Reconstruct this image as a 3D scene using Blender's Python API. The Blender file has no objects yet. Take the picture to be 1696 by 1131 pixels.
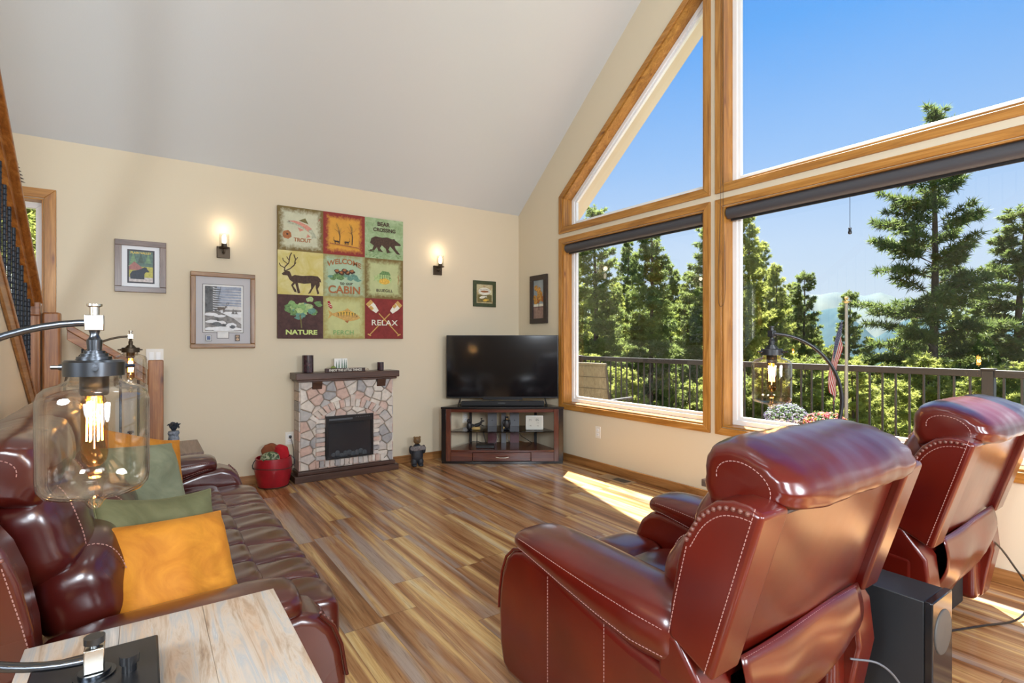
import bpy, math, random
import numpy as np
from mathutils import Vector, Matrix, noise

# ------------------------------------------------------------------ camera, sky, sun, fill lights
SC = bpy.context.scene
COL = SC.collection
YAW = math.radians(34.67)
FX, FY = math.sin(YAW), math.cos(YAW)          # viewing direction on the floor plan
CAM_H = 1.32
cam_d = bpy.data.cameras.new('camera'); cam = bpy.data.objects.new('camera', cam_d); COL.objects.link(cam)
cam.location = (0, 0, CAM_H); cam.rotation_euler = (math.pi/2, 0, -YAW)
cam_d.sensor_width = 36; cam_d.lens = 879/1696*36; cam_d.clip_end = 9000; cam_d.clip_start = .02
cam_d.shift_y = -0.5/1696
SC.camera = cam
SC.view_settings.view_transform = 'Standard'; SC.view_settings.look = 'None'
SC.view_settings.exposure = 0.0; SC.view_settings.gamma = 1; SC.view_settings.use_curve_mapping = False

W = bpy.data.worlds.new('sky'); SC.world = W; W.use_nodes = True
wn = W.node_tree; wn.nodes.clear()
def WN(t, **k):
    n = wn.nodes.new(t)
    for a, b in k.items(): setattr(n, a, b)
    return n
wo = WN('ShaderNodeOutputWorld'); bg = WN('ShaderNodeBackground'); tc = WN('ShaderNodeTexCoord'); sx = WN('ShaderNodeSeparateXYZ'); cr = WN('ShaderNodeValToRGB')
wn.links.new(tc.outputs['Generated'], sx.inputs[0]); wn.links.new(sx.outputs['Z'], cr.inputs[0]); wn.links.new(cr.outputs[0], bg.inputs[0]); wn.links.new(bg.outputs[0], wo.inputs[0])
e = cr.color_ramp.elements
e[0].position = 0.0; e[0].color = (.78, .89, .98, 1)
e[1].position = 0.06; e[1].color = (.74, .86, 1.0, 1)
for p, c in ((.16, (.64, .80, 1.04)), (.30, (.375, .62, 1.04)), (.48, (.125, .43, 1.02)), (.65, (.075, .31, .90)), (1.0, (.04, .18, .66))):
    q = cr.color_ramp.elements.new(p); q.color = (*c, 1)
bg.inputs[1].default_value = 1.0

sun_d = bpy.data.lights.new('sun', 'SUN'); sun = bpy.data.objects.new('sun', sun_d); COL.objects.link(sun)
sun_d.energy = 40; sun_d.angle = math.radians(.53); sun_d.color = (1, .96, .88)
SUN_DIR = Vector((-.32, -.25, -.70)).normalized()
sun.rotation_euler = SUN_DIR.to_track_quat('-Z', 'Y').to_euler(); sun.location = (20, 15, 30)

def fill_lamp(x, y, z, power, size=.35, col=(.90, 1.0, 1.10), tgt=None, shape='DISK'):
    d = bpy.data.lights.new('ceiling_light', 'AREA'); o = bpy.data.objects.new('ceiling_light', d); COL.objects.link(o)
    d.energy = power; d.size = size; d.shape = shape; d.color = col
    o.location = (x, y, z)
    v = Vector((0, 0, -1)) if tgt is None else (Vector(tgt)-Vector((x, y, z)))
    o.rotation_euler = v.to_track_quat('-Z', 'Y').to_euler()
    return o
# added fill lights without fixtures, unseen behind and above the viewpoint
fill_lamp(-.3, -2.0, 2.3, 132, 1.0, tgt=(1.6, 5.4, -.4))
fill_lamp(2.0, -2.4, 1.8, 112, 1.0, tgt=(2.2, 5.4, -.4))
fill_lamp(-1.9, .3, 2.0, 96, 1.0, tgt=(3.8, 2.6, .0))
fill_lamp(.3, .6, 5.4, 14, .8, tgt=(1.6, 3.4, 0))
fill_lamp(2.2, 1.4, 5.5, 10, .8, tgt=(2.0, 3.0, 0))
fill_lamp(-.9, -2.6, 1.9, 20, 1.0, tgt=(1.2, 4, 4.5))
fill_lamp(1.4, -3.0, 1.7, 12, 1.0, tgt=(2.4, 3, 4.5))

# ------------------------------------------------------------------ helpers
def link(o, parent=None):
    COL.objects.link(o)
    if parent is not None: o.parent = parent
    return o
class MB:
    def __init__(s): s.v = []; s.f = []; s.m = []; s.mi = 0; s.T = None
    def add(s, vs, fs, mi=None):
        b = len(s.v)
        if s.T is not None: vs = [tuple(s.T @ Vector(p)) for p in vs]
        s.v += [tuple(p) for p in vs]
        s.f += [tuple(b+i for i in f) for f in fs]; s.m += [s.mi if mi is None else mi]*len(fs)
        return s
    def box(s, x0, x1, y0, y1, z0, z1):
        return s.add([(x0,y0,z0),(x1,y0,z0),(x1,y1,z0),(x0,y1,z0),(x0,y0,z1),(x1,y0,z1),(x1,y1,z1),(x0,y1,z1)],
                     [(0,3,2,1),(4,5,6,7),(0,1,5,4),(1,2,6,5),(2,3,7,6),(3,0,4,7)])
    def lathe(s, prof, n=32, c=(0,0,0)):
        vs = []; fs = []
        for r, z in prof:
            for k in range(n):
                t = 2*math.pi*k/n; vs.append((c[0]+r*math.cos(t), c[1]+r*math.sin(t), c[2]+z))
        for i in range(len(prof)-1):
            for k in range(n):
                a = i*n+k; b = i*n+(k+1) % n; fs.append((a, b, b+n, a+n))
        if prof[0][0] > 1e-5: fs.append(tuple(reversed(range(n))))
        if prof[-1][0] > 1e-5: fs.append(tuple((len(prof)-1)*n+k for k in range(n)))
        return s.add(vs, fs)
    def tube(s, pts, r, n=10, closed=False, caps=True):
        P = [Vector(p) for p in pts]; N = len(P); vs = []; fs = []
        R = r if isinstance(r, (list, tuple)) else [r]*N
        up = None
        for i in range(N):
            if closed: t = (P[(i+1) % N]-P[i-1])
            else: t = P[min(i+1, N-1)]-P[max(i-1, 0)]
            if t.length < 1e-9: t = Vector((0,0,1))
            t.normalize()
            if up is None: up = Vector((0,0,1)) if abs(t.z) < .9 else Vector((1,0,0))
            a = t.cross(up)
            if a.length < 1e-6: a = t.cross(Vector((0,1,.1)))
            a.normalize(); b = a.cross(t); up = b
            for k in range(n):
                q = 2*math.pi*k/n; vs.append(tuple(P[i]+(a*math.cos(q)+b*math.sin(q))*R[i]))
        for i in range(N if closed else N-1):
            for k in range(n):
                A = i*n+k; B = i*n+(k+1) % n; Cc = ((i+1) % N)*n
                fs.append((A, B, Cc+(k+1) % n, Cc+k))
        if caps and not closed: fs += [tuple(reversed(range(n))), tuple((N-1)*n+k for k in range(n))]
        return s.add(vs, fs)
    def cyl(s, p0, p1, r0, r1=None, n=16): return s.tube([p0, p1], [r0, r0 if r1 is None else r1], n)
    def prism(s, poly, fn, a0, a1):
        """poly of 2D points extruded between a0 and a1; fn(u,v,a) gives the 3D point"""
        n = len(poly); vs = [fn(u, v, a0) for u, v in poly]+[fn(u, v, a1) for u, v in poly]
        fs = [tuple(reversed(range(n))), tuple(range(n, 2*n))]+[(i, (i+1) % n, n+(i+1) % n, n+i) for i in range(n)]
        return s.add(vs, fs)
    def puff(s, c, h, n=4., res=14, fn=None, T=None):
        """superellipsoid cushion of half sizes h with optional deformation fn(p)->p on the unit shape"""
        key = {}; vs = []; fs = []
        g = [-1+2*i/res for i in range(res+1)]
        g = [math.copysign(1-(1-abs(t))**1.35, t) for t in g]
        def vid(p):
            k = tuple(round(t, 5) for t in p)
            if k in key: return key[k]
            q = np.array(p, float); L = (np.abs(q)**n).sum()**(1/n); q = q/L
            if fn: q = np.array(fn(*q))
            q = Vector((q[0]*h[0], q[1]*h[1], q[2]*h[2]))
            if T is not None: q = T @ q
            vs.append((q[0]+c[0], q[1]+c[1], q[2]+c[2])); key[k] = len(vs)-1
            return key[k]
        for ax in range(3):
            for sg in (-1, 1):
                for i in range(res):
                    for j in range(res):
                        quad = []
                        for a, b in ((i, j), (i+1, j), (i+1, j+1), (i, j+1)):
                            p = [0, 0, 0]; p[ax] = sg; p[(ax+1) % 3] = g[a]; p[(ax+2) % 3] = g[b]; quad.append(vid(p))
                        fs.append(tuple(quad) if sg > 0 else tuple(reversed(quad)))
        return s.add(vs, fs)
    def loft(s, rings, closed_ends=True):
        n = len(rings[0]); vs = [p for r in rings for p in r]; fs = []
        for i in range(len(rings)-1):
            for k in range(n):
                a = i*n+k; b = i*n+(k+1) % n; fs.append((a, b, b+n, a+n))
        if closed_ends: fs += [tuple(reversed(range(n))), tuple((len(rings)-1)*n+k for k in range(n))]
        return s.add(vs, fs)
    def build(s, name, mat, parent=None, smooth=35, bevel=0, seg=2, subd=0, loc=None, rot=None):
        me = bpy.data.meshes.new(name); me.from_pydata(s.v, [], s.f); me.update()
        mats = mat if isinstance(mat, (list, tuple)) else [mat]
        for m in mats: me.materials.append(m)
        if len(mats) > 1: me.polygons.foreach_set('material_index', s.m)
        if smooth:
            me.polygons.foreach_set('use_smooth', [True]*len(me.polygons)); me.set_sharp_from_angle(angle=math.radians(smooth))
        o = bpy.data.objects.new(name, me); link(o, parent)
        if loc is not None: o.location = loc
        if rot is not None: o.rotation_euler = rot
        if bevel:
            b = o.modifiers.new('bevel', 'BEVEL'); b.width = bevel; b.segments = seg; b.limit_method = 'ANGLE'; b.angle_limit = math.radians(40); b.harden_normals = False
        if subd:
            q = o.modifiers.new('sub', 'SUBSURF'); q.levels = subd; q.render_levels = subd
        return o
def se_ring(c, U, V, hu, hv, n=2.5, k=28, mod=None):
    """superellipse ring round c in the plane of unit vectors U, V"""
    out = []
    for i in range(k):
        t = 2*math.pi*i/k; ct, st = math.cos(t), math.sin(t)
        a = math.copysign(abs(ct)**(2/n), ct); b = math.copysign(abs(st)**(2/n), st)
        m = 1 if mod is None else mod(t)
        out.append(tuple(c[j]+(U[j]*a*hu+V[j]*b*hv)*m for j in range(3)))
    return out
def tag(o, label=None, cat=None, group=None, kind=None):
    if label: o['label'] = label
    if cat: o['category'] = cat
    if group: o['group'] = group
    if kind: o['kind'] = kind
    return o
def thing(name, label, cat, loc=(0, 0, 0), rz=0, group=None):
    o = bpy.data.objects.new(name, None); COL.objects.link(o); o.empty_display_size = .1
    o.location = loc; o.rotation_euler = (0, 0, rz)
    return tag(o, label, cat, group)
def kids(o): return [c for c in bpy.data.objects if c.parent == o]
def copy_tree(o, parent=None):
    c = o.copy(); COL.objects.link(c)
    if parent is not None: c.parent = parent
    for ch in kids(o): copy_tree(ch, c)
    return c

# ------------------------------------------------------------------ materials
def newmat(name):
    m = bpy.data.materials.new(name); m.use_nodes = True; nt = m.node_tree
    return m, nt, nt.nodes['Principled BSDF']
def node(nt, t, **k):
    n = nt.nodes.new(t)
    for a, b in k.items():
        if a in n.inputs.keys() if isinstance(a, str) else False: n.inputs[a].default_value = b
        else: setattr(n, a, b)
    return n
def coords(nt, scale=(1, 1, 1), rot=(0, 0, 0)):
    t = nt.nodes.new('ShaderNodeTexCoord'); mp = nt.nodes.new('ShaderNodeMapping')
    mp.inputs['Scale'].default_value = scale; mp.inputs['Rotation'].default_value = rot
    nt.links.new(t.outputs['Object'], mp.inputs[0]); return mp.outputs[0]
def ramp(nt, fac, stops):
    r = nt.nodes.new('ShaderNodeValToRGB'); els = r.color_ramp.elements
    while len(els) < len(stops): els.new(.5)
    for e_, (p, c) in zip(els, stops): e_.position = p; e_.color = (*c[:3], 1)
    nt.links.new(fac, r.inputs[0]); return r.outputs[0]
def noise_tex(nt, vec, scale, detail=4, rough=.55, dist=0.):
    n = nt.nodes.new('ShaderNodeTexNoise'); n.inputs['Scale'].default_value = scale; n.inputs['Detail'].default_value = detail
    n.inputs['Roughness'].default_value = rough; n.inputs['Distortion'].default_value = dist
    nt.links.new(vec, n.inputs['Vector']); return n.outputs['Fac']
def bump(nt, bs, h, strength, dist=.01):
    b = nt.nodes.new('ShaderNodeBump'); b.inputs['Strength'].default_value = strength; b.inputs['Distance'].default_value = dist
    nt.links.new(h, b.inputs['Height']); nt.links.new(b.outputs[0], bs.inputs['Normal'])
def plain(name, c, rough=.5, metal=0., spec=.5, coat=0., var=0., vs=30., bmp=0., bs_=200., emit=None, es=1.):
    m, nt, b = newmat(name)
    b.inputs['Base Color'].default_value = (*c, 1); b.inputs['Roughness'].default_value = rough; b.inputs['Metallic'].default_value = metal
    b.inputs['Specular IOR Level'].default_value = spec; b.inputs['Coat Weight'].default_value = coat; b.inputs['Coat Roughness'].default_value = .15
    if var:
        f = noise_tex(nt, coords(nt), vs, 5)
        o = ramp(nt, f, [(.3, [x*(1-var) for x in c]), (.7, [min(1, x*(1+var)) for x in c])]); nt.links.new(o, b.inputs['Base Color'])
    if bmp: bump(nt, b, noise_tex(nt, coords(nt), bs_, 3), bmp, .002)
    if emit: b.inputs['Emission Color'].default_value = (*emit, 1); b.inputs['Emission Strength'].default_value = es
    return m
def wood(name, c_dark, c_mid, c_light, axis='x', scale=1., rough=.42, knots=True, coat=.15):
    m, nt, b = newmat(name)
    s = {'x': (1.2, 16, 16), 'y': (16, 1.2, 16), 'z': (16, 16, 1.2)}[axis]
    v = coords(nt, tuple(t*scale for t in s))
    f = noise_tex(nt, v, 1.3, 6, .62, 1.2)
    o = ramp(nt, f, [(.28, c_dark), (.5, c_mid), (.72, c_light)])
    s2 = {'x': (1.2, 70, 70), 'y': (70, 1.2, 70), 'z': (70, 70, 1.2)}[axis]
    g = noise_tex(nt, coords(nt, tuple(t*scale for t in s2)), 2, 3)
    mx = nt.nodes.new('ShaderNodeMix'); mx.data_type = 'RGBA'; mx.blend_type = 'MULTIPLY'; mx.inputs['Factor'].default_value = .55
    gr = ramp(nt, g, [(.35, (.62, .58, .55)), (.6, (1, 1, 1))])
    nt.links.new(o, mx.inputs['A']); nt.links.new(gr, mx.inputs['B']); out = mx.outputs['Result']
    if knots:
        ks = {'x': (1.6, 6, 6), 'y': (6, 1.6, 6), 'z': (6, 6, 1.6)}[axis]
        vo = nt.nodes.new('ShaderNodeTexVoronoi'); vo.inputs['Scale'].default_value = 1.4
        nt.links.new(coords(nt, ks), vo.inputs['Vector'])
        kr = ramp(nt, vo.outputs['Distance'], [(.03, (.16, .07, .03)), (.085, (.75, .62, .5)), (.14, (1, 1, 1))])
        m2 = nt.nodes.new('ShaderNodeMix'); m2.data_type = 'RGBA'; m2.blend_type = 'MULTIPLY'; m2.inputs['Factor'].default_value = .8
        nt.links.new(out, m2.inputs['A']); nt.links.new(kr, m2.inputs['B']); out = m2.outputs['Result']
    nt.links.new(out, b.inputs['Base Color']); b.inputs['Roughness'].default_value = rough
    b.inputs['Coat Weight'].default_value = coat; b.inputs['Coat Roughness'].default_value = .2
    bump(nt, b, g, .12, .002)
    return m
def wood3(name, *a, **k): return {ax: wood(name+'_'+ax, *a, axis=ax, **k) for ax in 'xyz'}

ALDER = wood3('honey_alder', (.25, .095, .014), (.44, .19, .030), (.58, .29, .070))
STAIRW = wood3('stair_wood', (.15, .05, .016), (.33, .13, .04), (.47, .22, .075))
RAILW = wood3('stair_rail_wood', (.20, .06, .01), (.36, .125, .022), (.50, .21, .05))
MANTEL = wood('mantel_wood', (.035, .014, .008), (.07, .03, .018), (.12, .055, .033), axis='x', rough=.4, knots=False)
BASEW = wood3('baseboard_wood', (.22, .085, .02), (.36, .16, .045), (.48, .24, .08))
CHERRY = wood3('cherry_veneer', (.055, .012, .008), (.11, .026, .012), (.19, .055, .022), knots=False, rough=.25, coat=.4)

def mk_floor():
    m, nt, b = newmat('laminate_planks'); N = nt.nodes; L = nt.links
    def math_(op, a, bb=None, c=None):
        n = N.new('ShaderNodeMath'); n.operation = op
        for i, x in enumerate((a, bb, c)):
            if x is None: continue
            if isinstance(x, (int, float)): n.inputs[i].default_value = x
            else: L.new(x, n.inputs[i])
        return n.outputs[0]
    tc = N.new('ShaderNodeTexCoord'); sp = N.new('ShaderNodeSeparateXYZ'); L.new(tc.outputs['Object'], sp.inputs[0])
    X, Y = sp.outputs['X'], sp.outputs['Y']
    pw, pl = .185, 1.22
    row = math_('FLOOR', math_('DIVIDE', X, pw))
    wn_ = N.new('ShaderNodeTexWhiteNoise'); wn_.noise_dimensions = '1D'; L.new(row, wn_.inputs['W'])
    yo = math_('ADD', math_('DIVIDE', Y, pl), math_('MULTIPLY', wn_.outputs['Value'], 7.31))
    colm = math_('FLOOR', yo)
    cb = N.new('ShaderNodeCombineXYZ'); L.new(row, cb.inputs[0]); L.new(colm, cb.inputs[1])
    w2 = N.new('ShaderNodeTexWhiteNoise'); w2.noise_dimensions = '2D'; L.new(cb.outputs[0], w2.inputs['Vector'])
    # streaks running with the plank, different in every plank
    c2 = N.new('ShaderNodeCombineXYZ')
    L.new(math_('MULTIPLY', X, 15.), c2.inputs[0]); L.new(math_('MULTIPLY', Y, .55), c2.inputs[1]); L.new(math_('MULTIPLY', w2.outputs['Value'], 60), c2.inputs[2])
    n1 = noise_tex(nt, c2.outputs[0], 1.0, 3, .5, .5)
    c3 = N.new('ShaderNodeCombineXYZ')
    L.new(math_('MULTIPLY', X, 90.), c3.inputs[0]); L.new(math_('MULTIPLY', Y, 4.), c3.inputs[1]); L.new(math_('MULTIPLY', w2.outputs['Value'], 31), c3.inputs[2])
    n2 = noise_tex(nt, c3.outputs[0], 1.0, 5, .6, 1.2)
    base = math_('ADD', math_('MULTIPLY', n1, 2.1), math_('MULTIPLY', w2.outputs['Value'], .22))
    base = math_('SUBTRACT', math_('ADD', base, math_('MULTIPLY', n2, .18)), .79)
    warm = ramp(nt, base, [(.10, (.19, .075, .026)), (.30, (.31, .135, .048)), (.44, (.40, .195, .080)), (.56, (.45, .245, .105)), (.66, (.60, .36, .13)), (.82, (.68, .45, .19)), (.95, (.70, .54, .30))])
    c4 = N.new('ShaderNodeCombineXYZ')
    L.new(math_('MULTIPLY', X, 7.), c4.inputs[0]); L.new(math_('MULTIPLY', Y, .6), c4.inputs[1]); L.new(math_('MULTIPLY', w2.outputs['Value'], 93), c4.inputs[2])
    n3 = noise_tex(nt, c4.outputs[0], 1.0, 3, .5, .6)
    gm = N.new('ShaderNodeMix'); gm.data_type = 'RGBA'
    L.new(ramp(nt, n3, [(.53, (0, 0, 0)), (.66, (.85, .85, .85))]), gm.inputs['Factor']); L.new(warm, gm.inputs['A']); gm.inputs['B'].default_value = (.40, .315, .265, 1)
    colr = gm.outputs['Result']
    gr = ramp(nt, n2, [(.28, (.50, .43, .38)), (.42, (.90, .88, .86)), (.6, (1.06, 1.06, 1.06))])
    mx = N.new('ShaderNodeMix'); mx.data_type = 'RGBA'; mx.blend_type = 'MULTIPLY'; mx.inputs['Factor'].default_value = .8
    L.new(colr, mx.inputs['A']); L.new(gr, mx.inputs['B'])
    fx = math_('FRACT', math_('DIVIDE', X, pw)); fy = math_('FRACT', yo)
    ex = math_('MINIMUM', fx, math_('SUBTRACT', 1, fx)); ey = math_('MINIMUM', fy, math_('SUBTRACT', 1, fy))
    gx = math_('LESS_THAN', ex, .006); gy = math_('LESS_THAN', ey, .0014)
    gp = math_('MAXIMUM', gx, gy)
    m2 = N.new('ShaderNodeMix'); m2.data_type = 'RGBA'; m2.inputs['B'].default_value = (.07, .035, .018, 1)
    L.new(math_('MULTIPLY', gp, .5), m2.inputs['Factor']); L.new(mx.outputs['Result'], m2.inputs['A'])
    L.new(m2.outputs['Result'], b.inputs['Base Color'])
    b.inputs['Roughness'].default_value = .24; b.inputs['Specular IOR Level'].default_value = .5
    hb = math_('SUBTRACT', math_('MULTIPLY', n2, .3), gp); bump(nt, b, hb, .12, .002)
    return m
FLOOR = mk_floor()
def mk_paint(name, c, rough=.85):
    m, nt, b = newmat(name); b.inputs['Base Color'].default_value = (*c, 1); b.inputs['Roughness'].default_value = rough; b.inputs['Specular IOR Level'].default_value = .25
    bump(nt, b, noise_tex(nt, coords(nt), 90, 4, .6), .10, .004); return m
WALLP = mk_paint('beige_wall_paint', (.68, .59, .435)); CEILP = mk_paint('white_ceiling_paint', (.60, .62, .62))
WHITE = plain('white_vinyl', (.85, .85, .84), .35); PLATE = plain('almond_plastic', (.80, .76, .68), .4)
BLACKM = plain('black_metal', (.012, .012, .014), .35, 0., .5); GUNM = plain('gunmetal', (.10, .11, .125), .28, 1.); BRONZE = plain('dark_bronze', (.07, .05, .032), .42, .8)
CHROME = plain('brushed_nickel', (.62, .58, .50), .25, 1.); BLACKP = plain('black_plastic', (.010, .010, .011), .3)
def leather(name, a, bcol, rough=.30):
    m, nt, b = newmat(name); v = coords(nt)
    f = noise_tex(nt, v, 3.0, 2, .5, 0)
    o = ramp(nt, f, [(.28, a), (.75, bcol)]); nt.links.new(o, b.inputs['Base Color'])
    r = ramp(nt, noise_tex(nt, v, 4, 1), [(.2, (rough*.9,)*3), (.8, (rough*1.15,)*3)]); nt.links.new(r, b.inputs['Roughness'])
    b.inputs['Specular IOR Level'].default_value = .22; b.inputs['Coat Weight'].default_value = .85; b.inputs['Coat Roughness'].default_value = .22; b.inputs['Coat IOR'].default_value = 1.6
    ad = nt.nodes.new('ShaderNodeMath'); ad.operation = 'MULTIPLY_ADD'; ad.inputs[1].default_value = .03
    nt.links.new(noise_tex(nt, v, 150, 1, .5), ad.inputs[0])
    w = noise_tex(nt, v, 6, 2, .5, 0.); nt.links.new(w, ad.inputs[2])
    bump(nt, b, ad.outputs[0], .18, .010)
    return m
LEATHER = leather('burgundy_leather', (.058, .0012, .0012), (.125, .008, .002))
LEATHER_B = leather('brown_leather', (.042, .003, .003), (.088, .013, .005), .28)
STITCH = plain('pale_stitching', (.40, .21, .18), .7)
def mk_glass(name, tint=(1, 1, 1), rough=0., ior=1.45):
    m, nt, b = newmat(name); nt.nodes.remove(b); out = nt.nodes['Material Output']
    tr = nt.nodes.new('ShaderNodeBsdfTransparent'); tr.inputs[0].default_value = (*tint, 1)
    gl = nt.nodes.new('ShaderNodeBsdfGlossy'); gl.inputs['Roughness'].default_value = rough
    lw = nt.nodes.new('ShaderNodeLayerWeight'); lw.inputs['Blend'].default_value = .5
    pw = nt.nodes.new('ShaderNodeMath'); pw.operation = 'POWER'; pw.inputs[1].default_value = 4.0; nt.links.new(lw.outputs['Facing'], pw.inputs[0])
    ma = nt.nodes.new('ShaderNodeMath'); ma.operation = 'MULTIPLY_ADD'; ma.use_clamp = True; f0 = ((ior-1)/(ior+1))**2
    ma.inputs[1].default_value = 1-f0; ma.inputs[2].default_value = f0; nt.links.new(pw.outputs[0], ma.inputs[0])
    mx = nt.nodes.new('ShaderNodeMixShader'); nt.links.new(ma.outputs[0], mx.inputs[0]); nt.links.new(tr.outputs[0], mx.inputs[1]); nt.links.new(gl.outputs[0], mx.inputs[2])
    nt.links.new(mx.outputs[0], out.inputs['Surface']); return m
PANE = mk_glass('window_glass', (.97, .985, .98)); JARG = mk_glass("amber_jar_glass", (.965, .93, .85), .0, 1.6); CLEARG = mk_glass('clear_glass', (.95, .95, .94)); SMOKE = mk_glass('smoked_glass', (.35, .32, .34))

# ------------------------------------------------------------------ room shell
WX, WY = 3.84, 5.405            # inner faces of the window wall and of the end wall
EAVE, SLOPE, RIDGE = 2.885, .823, .9
def ceil_z(y): return EAVE+SLOPE*(WY-y) if y > RIDGE else EAVE+SLOPE*(WY-RIDGE)-SLOPE*(RIDGE-y)
YB = 2*RIDGE-WY; XL = -5.6      # far wall behind the viewpoint, left wall
def struct(o): o['kind'] = 'structure'; return o
b = MB().box(XL-.2, WX+.16, YB-.2, WY+.2, -.2, 0); struct(b.build('floor', FLOOR, smooth=0))
RZ = ceil_z(RIDGE)
b = MB()
prof = [(YB-.2, EAVE-.165), (RIDGE, RZ), (WY+.2, EAVE-.165), (WY+.2, EAVE+.1), (RIDGE, RZ+.27), (YB-.2, EAVE+.1)]
b.prism(prof, lambda u, v, a: (a, u, v), XL-.2, WX+.17); struct(b.build('ceiling', CEILP, smooth=0))
# window wall with openings (grid of solid pieces round the glazing)
W1 = (2.729, 4.546, .627, 2.407); W2 = (-.757, 2.557, .627, 2.407)
SW0, SWS = 2.938, .792          # outer trim line of the raked windows: z at Y=4.608 and slope
def rake(y, off=0.):
    yy = y if y > RIDGE else 2*RIDGE-y
    return SW0+SWS*(4.608-yy)-off
CW = .062                        # casing width
RO = CW*math.sqrt(1+SWS*SWS)
U1 = [(2.729, 2.581), (4.546, 2.581), (4.546, rake(4.546, RO)), (2.729, rake(2.729, RO))]
U2 = [(-.757, 2.581), (2.557, 2.581), (2.557, rake(2.557, RO)), (RIDGE, rake(RIDGE, RO)), (-.757, rake(-.757, RO))]
M1 = (-2.746, -.929, .627, 2.407)
U3 = [(-2.746, 2.581), (-.929, 2.581), (-.929, rake(-.929, RO)), (-2.746, rake(-2.746, RO))]
TH = .17
def wallx(poly): wb.prism(poly, lambda u, v, a: (a, u, v), WX, WX+TH)
wb = MB()
wallx([(YB, 0), (WY, 0), (WY, .627), (YB, .627)])
for y0, y1 in ((YB, M1[0]), (M1[1], W2[0]), (W2[1], W1[0]), (W1[1], WY)):
    if y1 < 1 and y0 < 1: wallx([(y0, .627), (y1, .627), (y1, ceil_z(y1)+.0), (y0, ceil_z(y0)+.0)])
    else: wallx([(y0, .627), (y1, .627), (y1, ceil_z(y1)), (y0, ceil_z(y0))])
for (y0, y1, z0, z1) in (W1, W2, M1): wallx([(y0, z1), (y1, z1), (y1, 2.581), (y0, 2.581)])
wallx([(2.729, rake(2.729, RO)), (4.546, rake(4.546, RO)), (4.546, ceil_z(4.546)), (2.729, ceil_z(2.729))])
wallx([(RIDGE, rake(RIDGE, RO)), (2.557, rake(2.557, RO)), (2.557, ceil_z(2.557)), (RIDGE, RZ)])
wallx([(-.757, rake(-.757, RO)), (RIDGE, rake(RIDGE, RO)), (RIDGE, RZ), (-.757, ceil_z(-.757))])
wallx([(-2.746, rake(-2.746, RO)), (-.929, rake(-.929, RO)), (-.929, ceil_z(-.929)), (-2.746, ceil_z(-2.746))])
struct(wb.build('wall_right', WALLP, smooth=0))
# end wall with a small window at the left
BW = (-1.35, -.64, 1.15, 2.415)
wb = MB()
for x0, x1, z0, z1 in ((XL, BW[0], 0, 3.1), (BW[1], WX+.17, 0, 3.1), (BW[0], BW[1], 0, BW[2]), (BW[0], BW[1], BW[3], 3.1)):
    wb.box(x0, x1, WY, WY+.17, z0, min(z1, EAVE+.0))
struct(wb.build('wall_back', WALLP, smooth=0))
struct(MB().prism([(YB, 0), (WY, 0), (WY, EAVE), (RIDGE, RZ), (YB, EAVE)], lambda u, v, a: (a, u, v), XL-.17, XL).build('wall_left', WALLP, smooth=0))
struct(MB().box(XL, WX+.17, YB-.17, YB, 0, EAVE).build('wall_rear', WALLP, smooth=0))
# baseboards
struct(MB().box(WX-.014, WX, YB, WY, 0, .082).build('baseboard_right', BASEW['y'], bevel=.004))
struct(MB().box(-.5, WX-.015, WY-.014, WY, 0, .082).build('baseboard_back', BASEW['x'], bevel=.004))

def ring_poly(name, outer, inner, fn, a0, a1, mats, parent):
    """mitred casing: one piece for every side, grain along it"""
    n = len(outer)
    for i in range(n):
        j = (i+1) % n
        du = abs(outer[j][0]-outer[i][0]); dv = abs(outer[j][1]-outer[i][1])
        m = mats['y'] if du > dv*.9 else mats['z']
        MB().prism([outer[i], outer[j], inner[j], inner[i]], fn, a0, a1).build(name, m, parent, bevel=.003)
def offset_poly(poly, d):
    """offset a counter-clockwise polygon outwards by d"""
    n = len(poly); out = []
    for i in range(n):
        p0, p1, p2 = Vector(poly[i-1]), Vector(poly[i]), Vector(poly[(i+1) % n])
        a = (p1-p0).normalized(); c = (p2-p1).normalized()
        na = Vector((a.y, -a.x)); nc = Vector((c.y, -c.x)); bs = (na+nc); k = d/max(.2, (1+na.dot(nc)))
        q = p1+bs*k; out.append((q.x, q.y))
    return out
fxw = lambda u, v, a: (a, u, v)
def window(idx, poly, sill=True):
    """poly: jamb opening (Y,Z) counter-clockwise in the wall plane"""
    w = thing('window_%d' % idx, None, None); w['kind'] = 'structure'
    ring_poly('casing', offset_poly(poly, CW), offset_poly(poly, .004), fxw, WX-.018, WX+.001, ALDER, w)
    inn = offset_poly(poly, -.012)
    for i in range(len(poly)):     # wooden jamb lining
        j = (i+1) % len(poly); du = abs(poly[j][0]-poly[i][0]); dv = abs(poly[j][1]-poly[i][1])
        MB().prism([poly[i], poly[j], inn[j], inn[i]], fxw, WX-.006, WX+.115).build('jamb', ALDER['y'] if du > dv*.9 else ALDER['z'], w)
    f1 = offset_poly(poly, -.0125); f2 = offset_poly(poly, -.052); f3 = offset_poly(poly, -.078)
    fr = MB()
    for A, B, x0, x1 in ((f1, f2, WX+.112, WX+.165), (f2, f3, WX+.125, WX+.158)):
        for i in range(len(A)):
            j = (i+1) % len(A); fr.prism([A[i], A[j], B[j], B[i]], fxw, x0, x1)
    fr.build('window_frame', WHITE, w, bevel=.003)
    MB().prism(offset_poly(poly, -.07), fxw, WX+.142, WX+.146).build('glass_pane', PANE, w, smooth=0)
    return w
def rect(r): return [(r[0], r[2]), (r[1], r[2]), (r[1], r[3]), (r[0], r[3])]
window(1, rect(W1)); window(2, rect(W2)); window(3, U1); window(4, U2); window(5, rect(M1)); window(6, U3)
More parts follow.
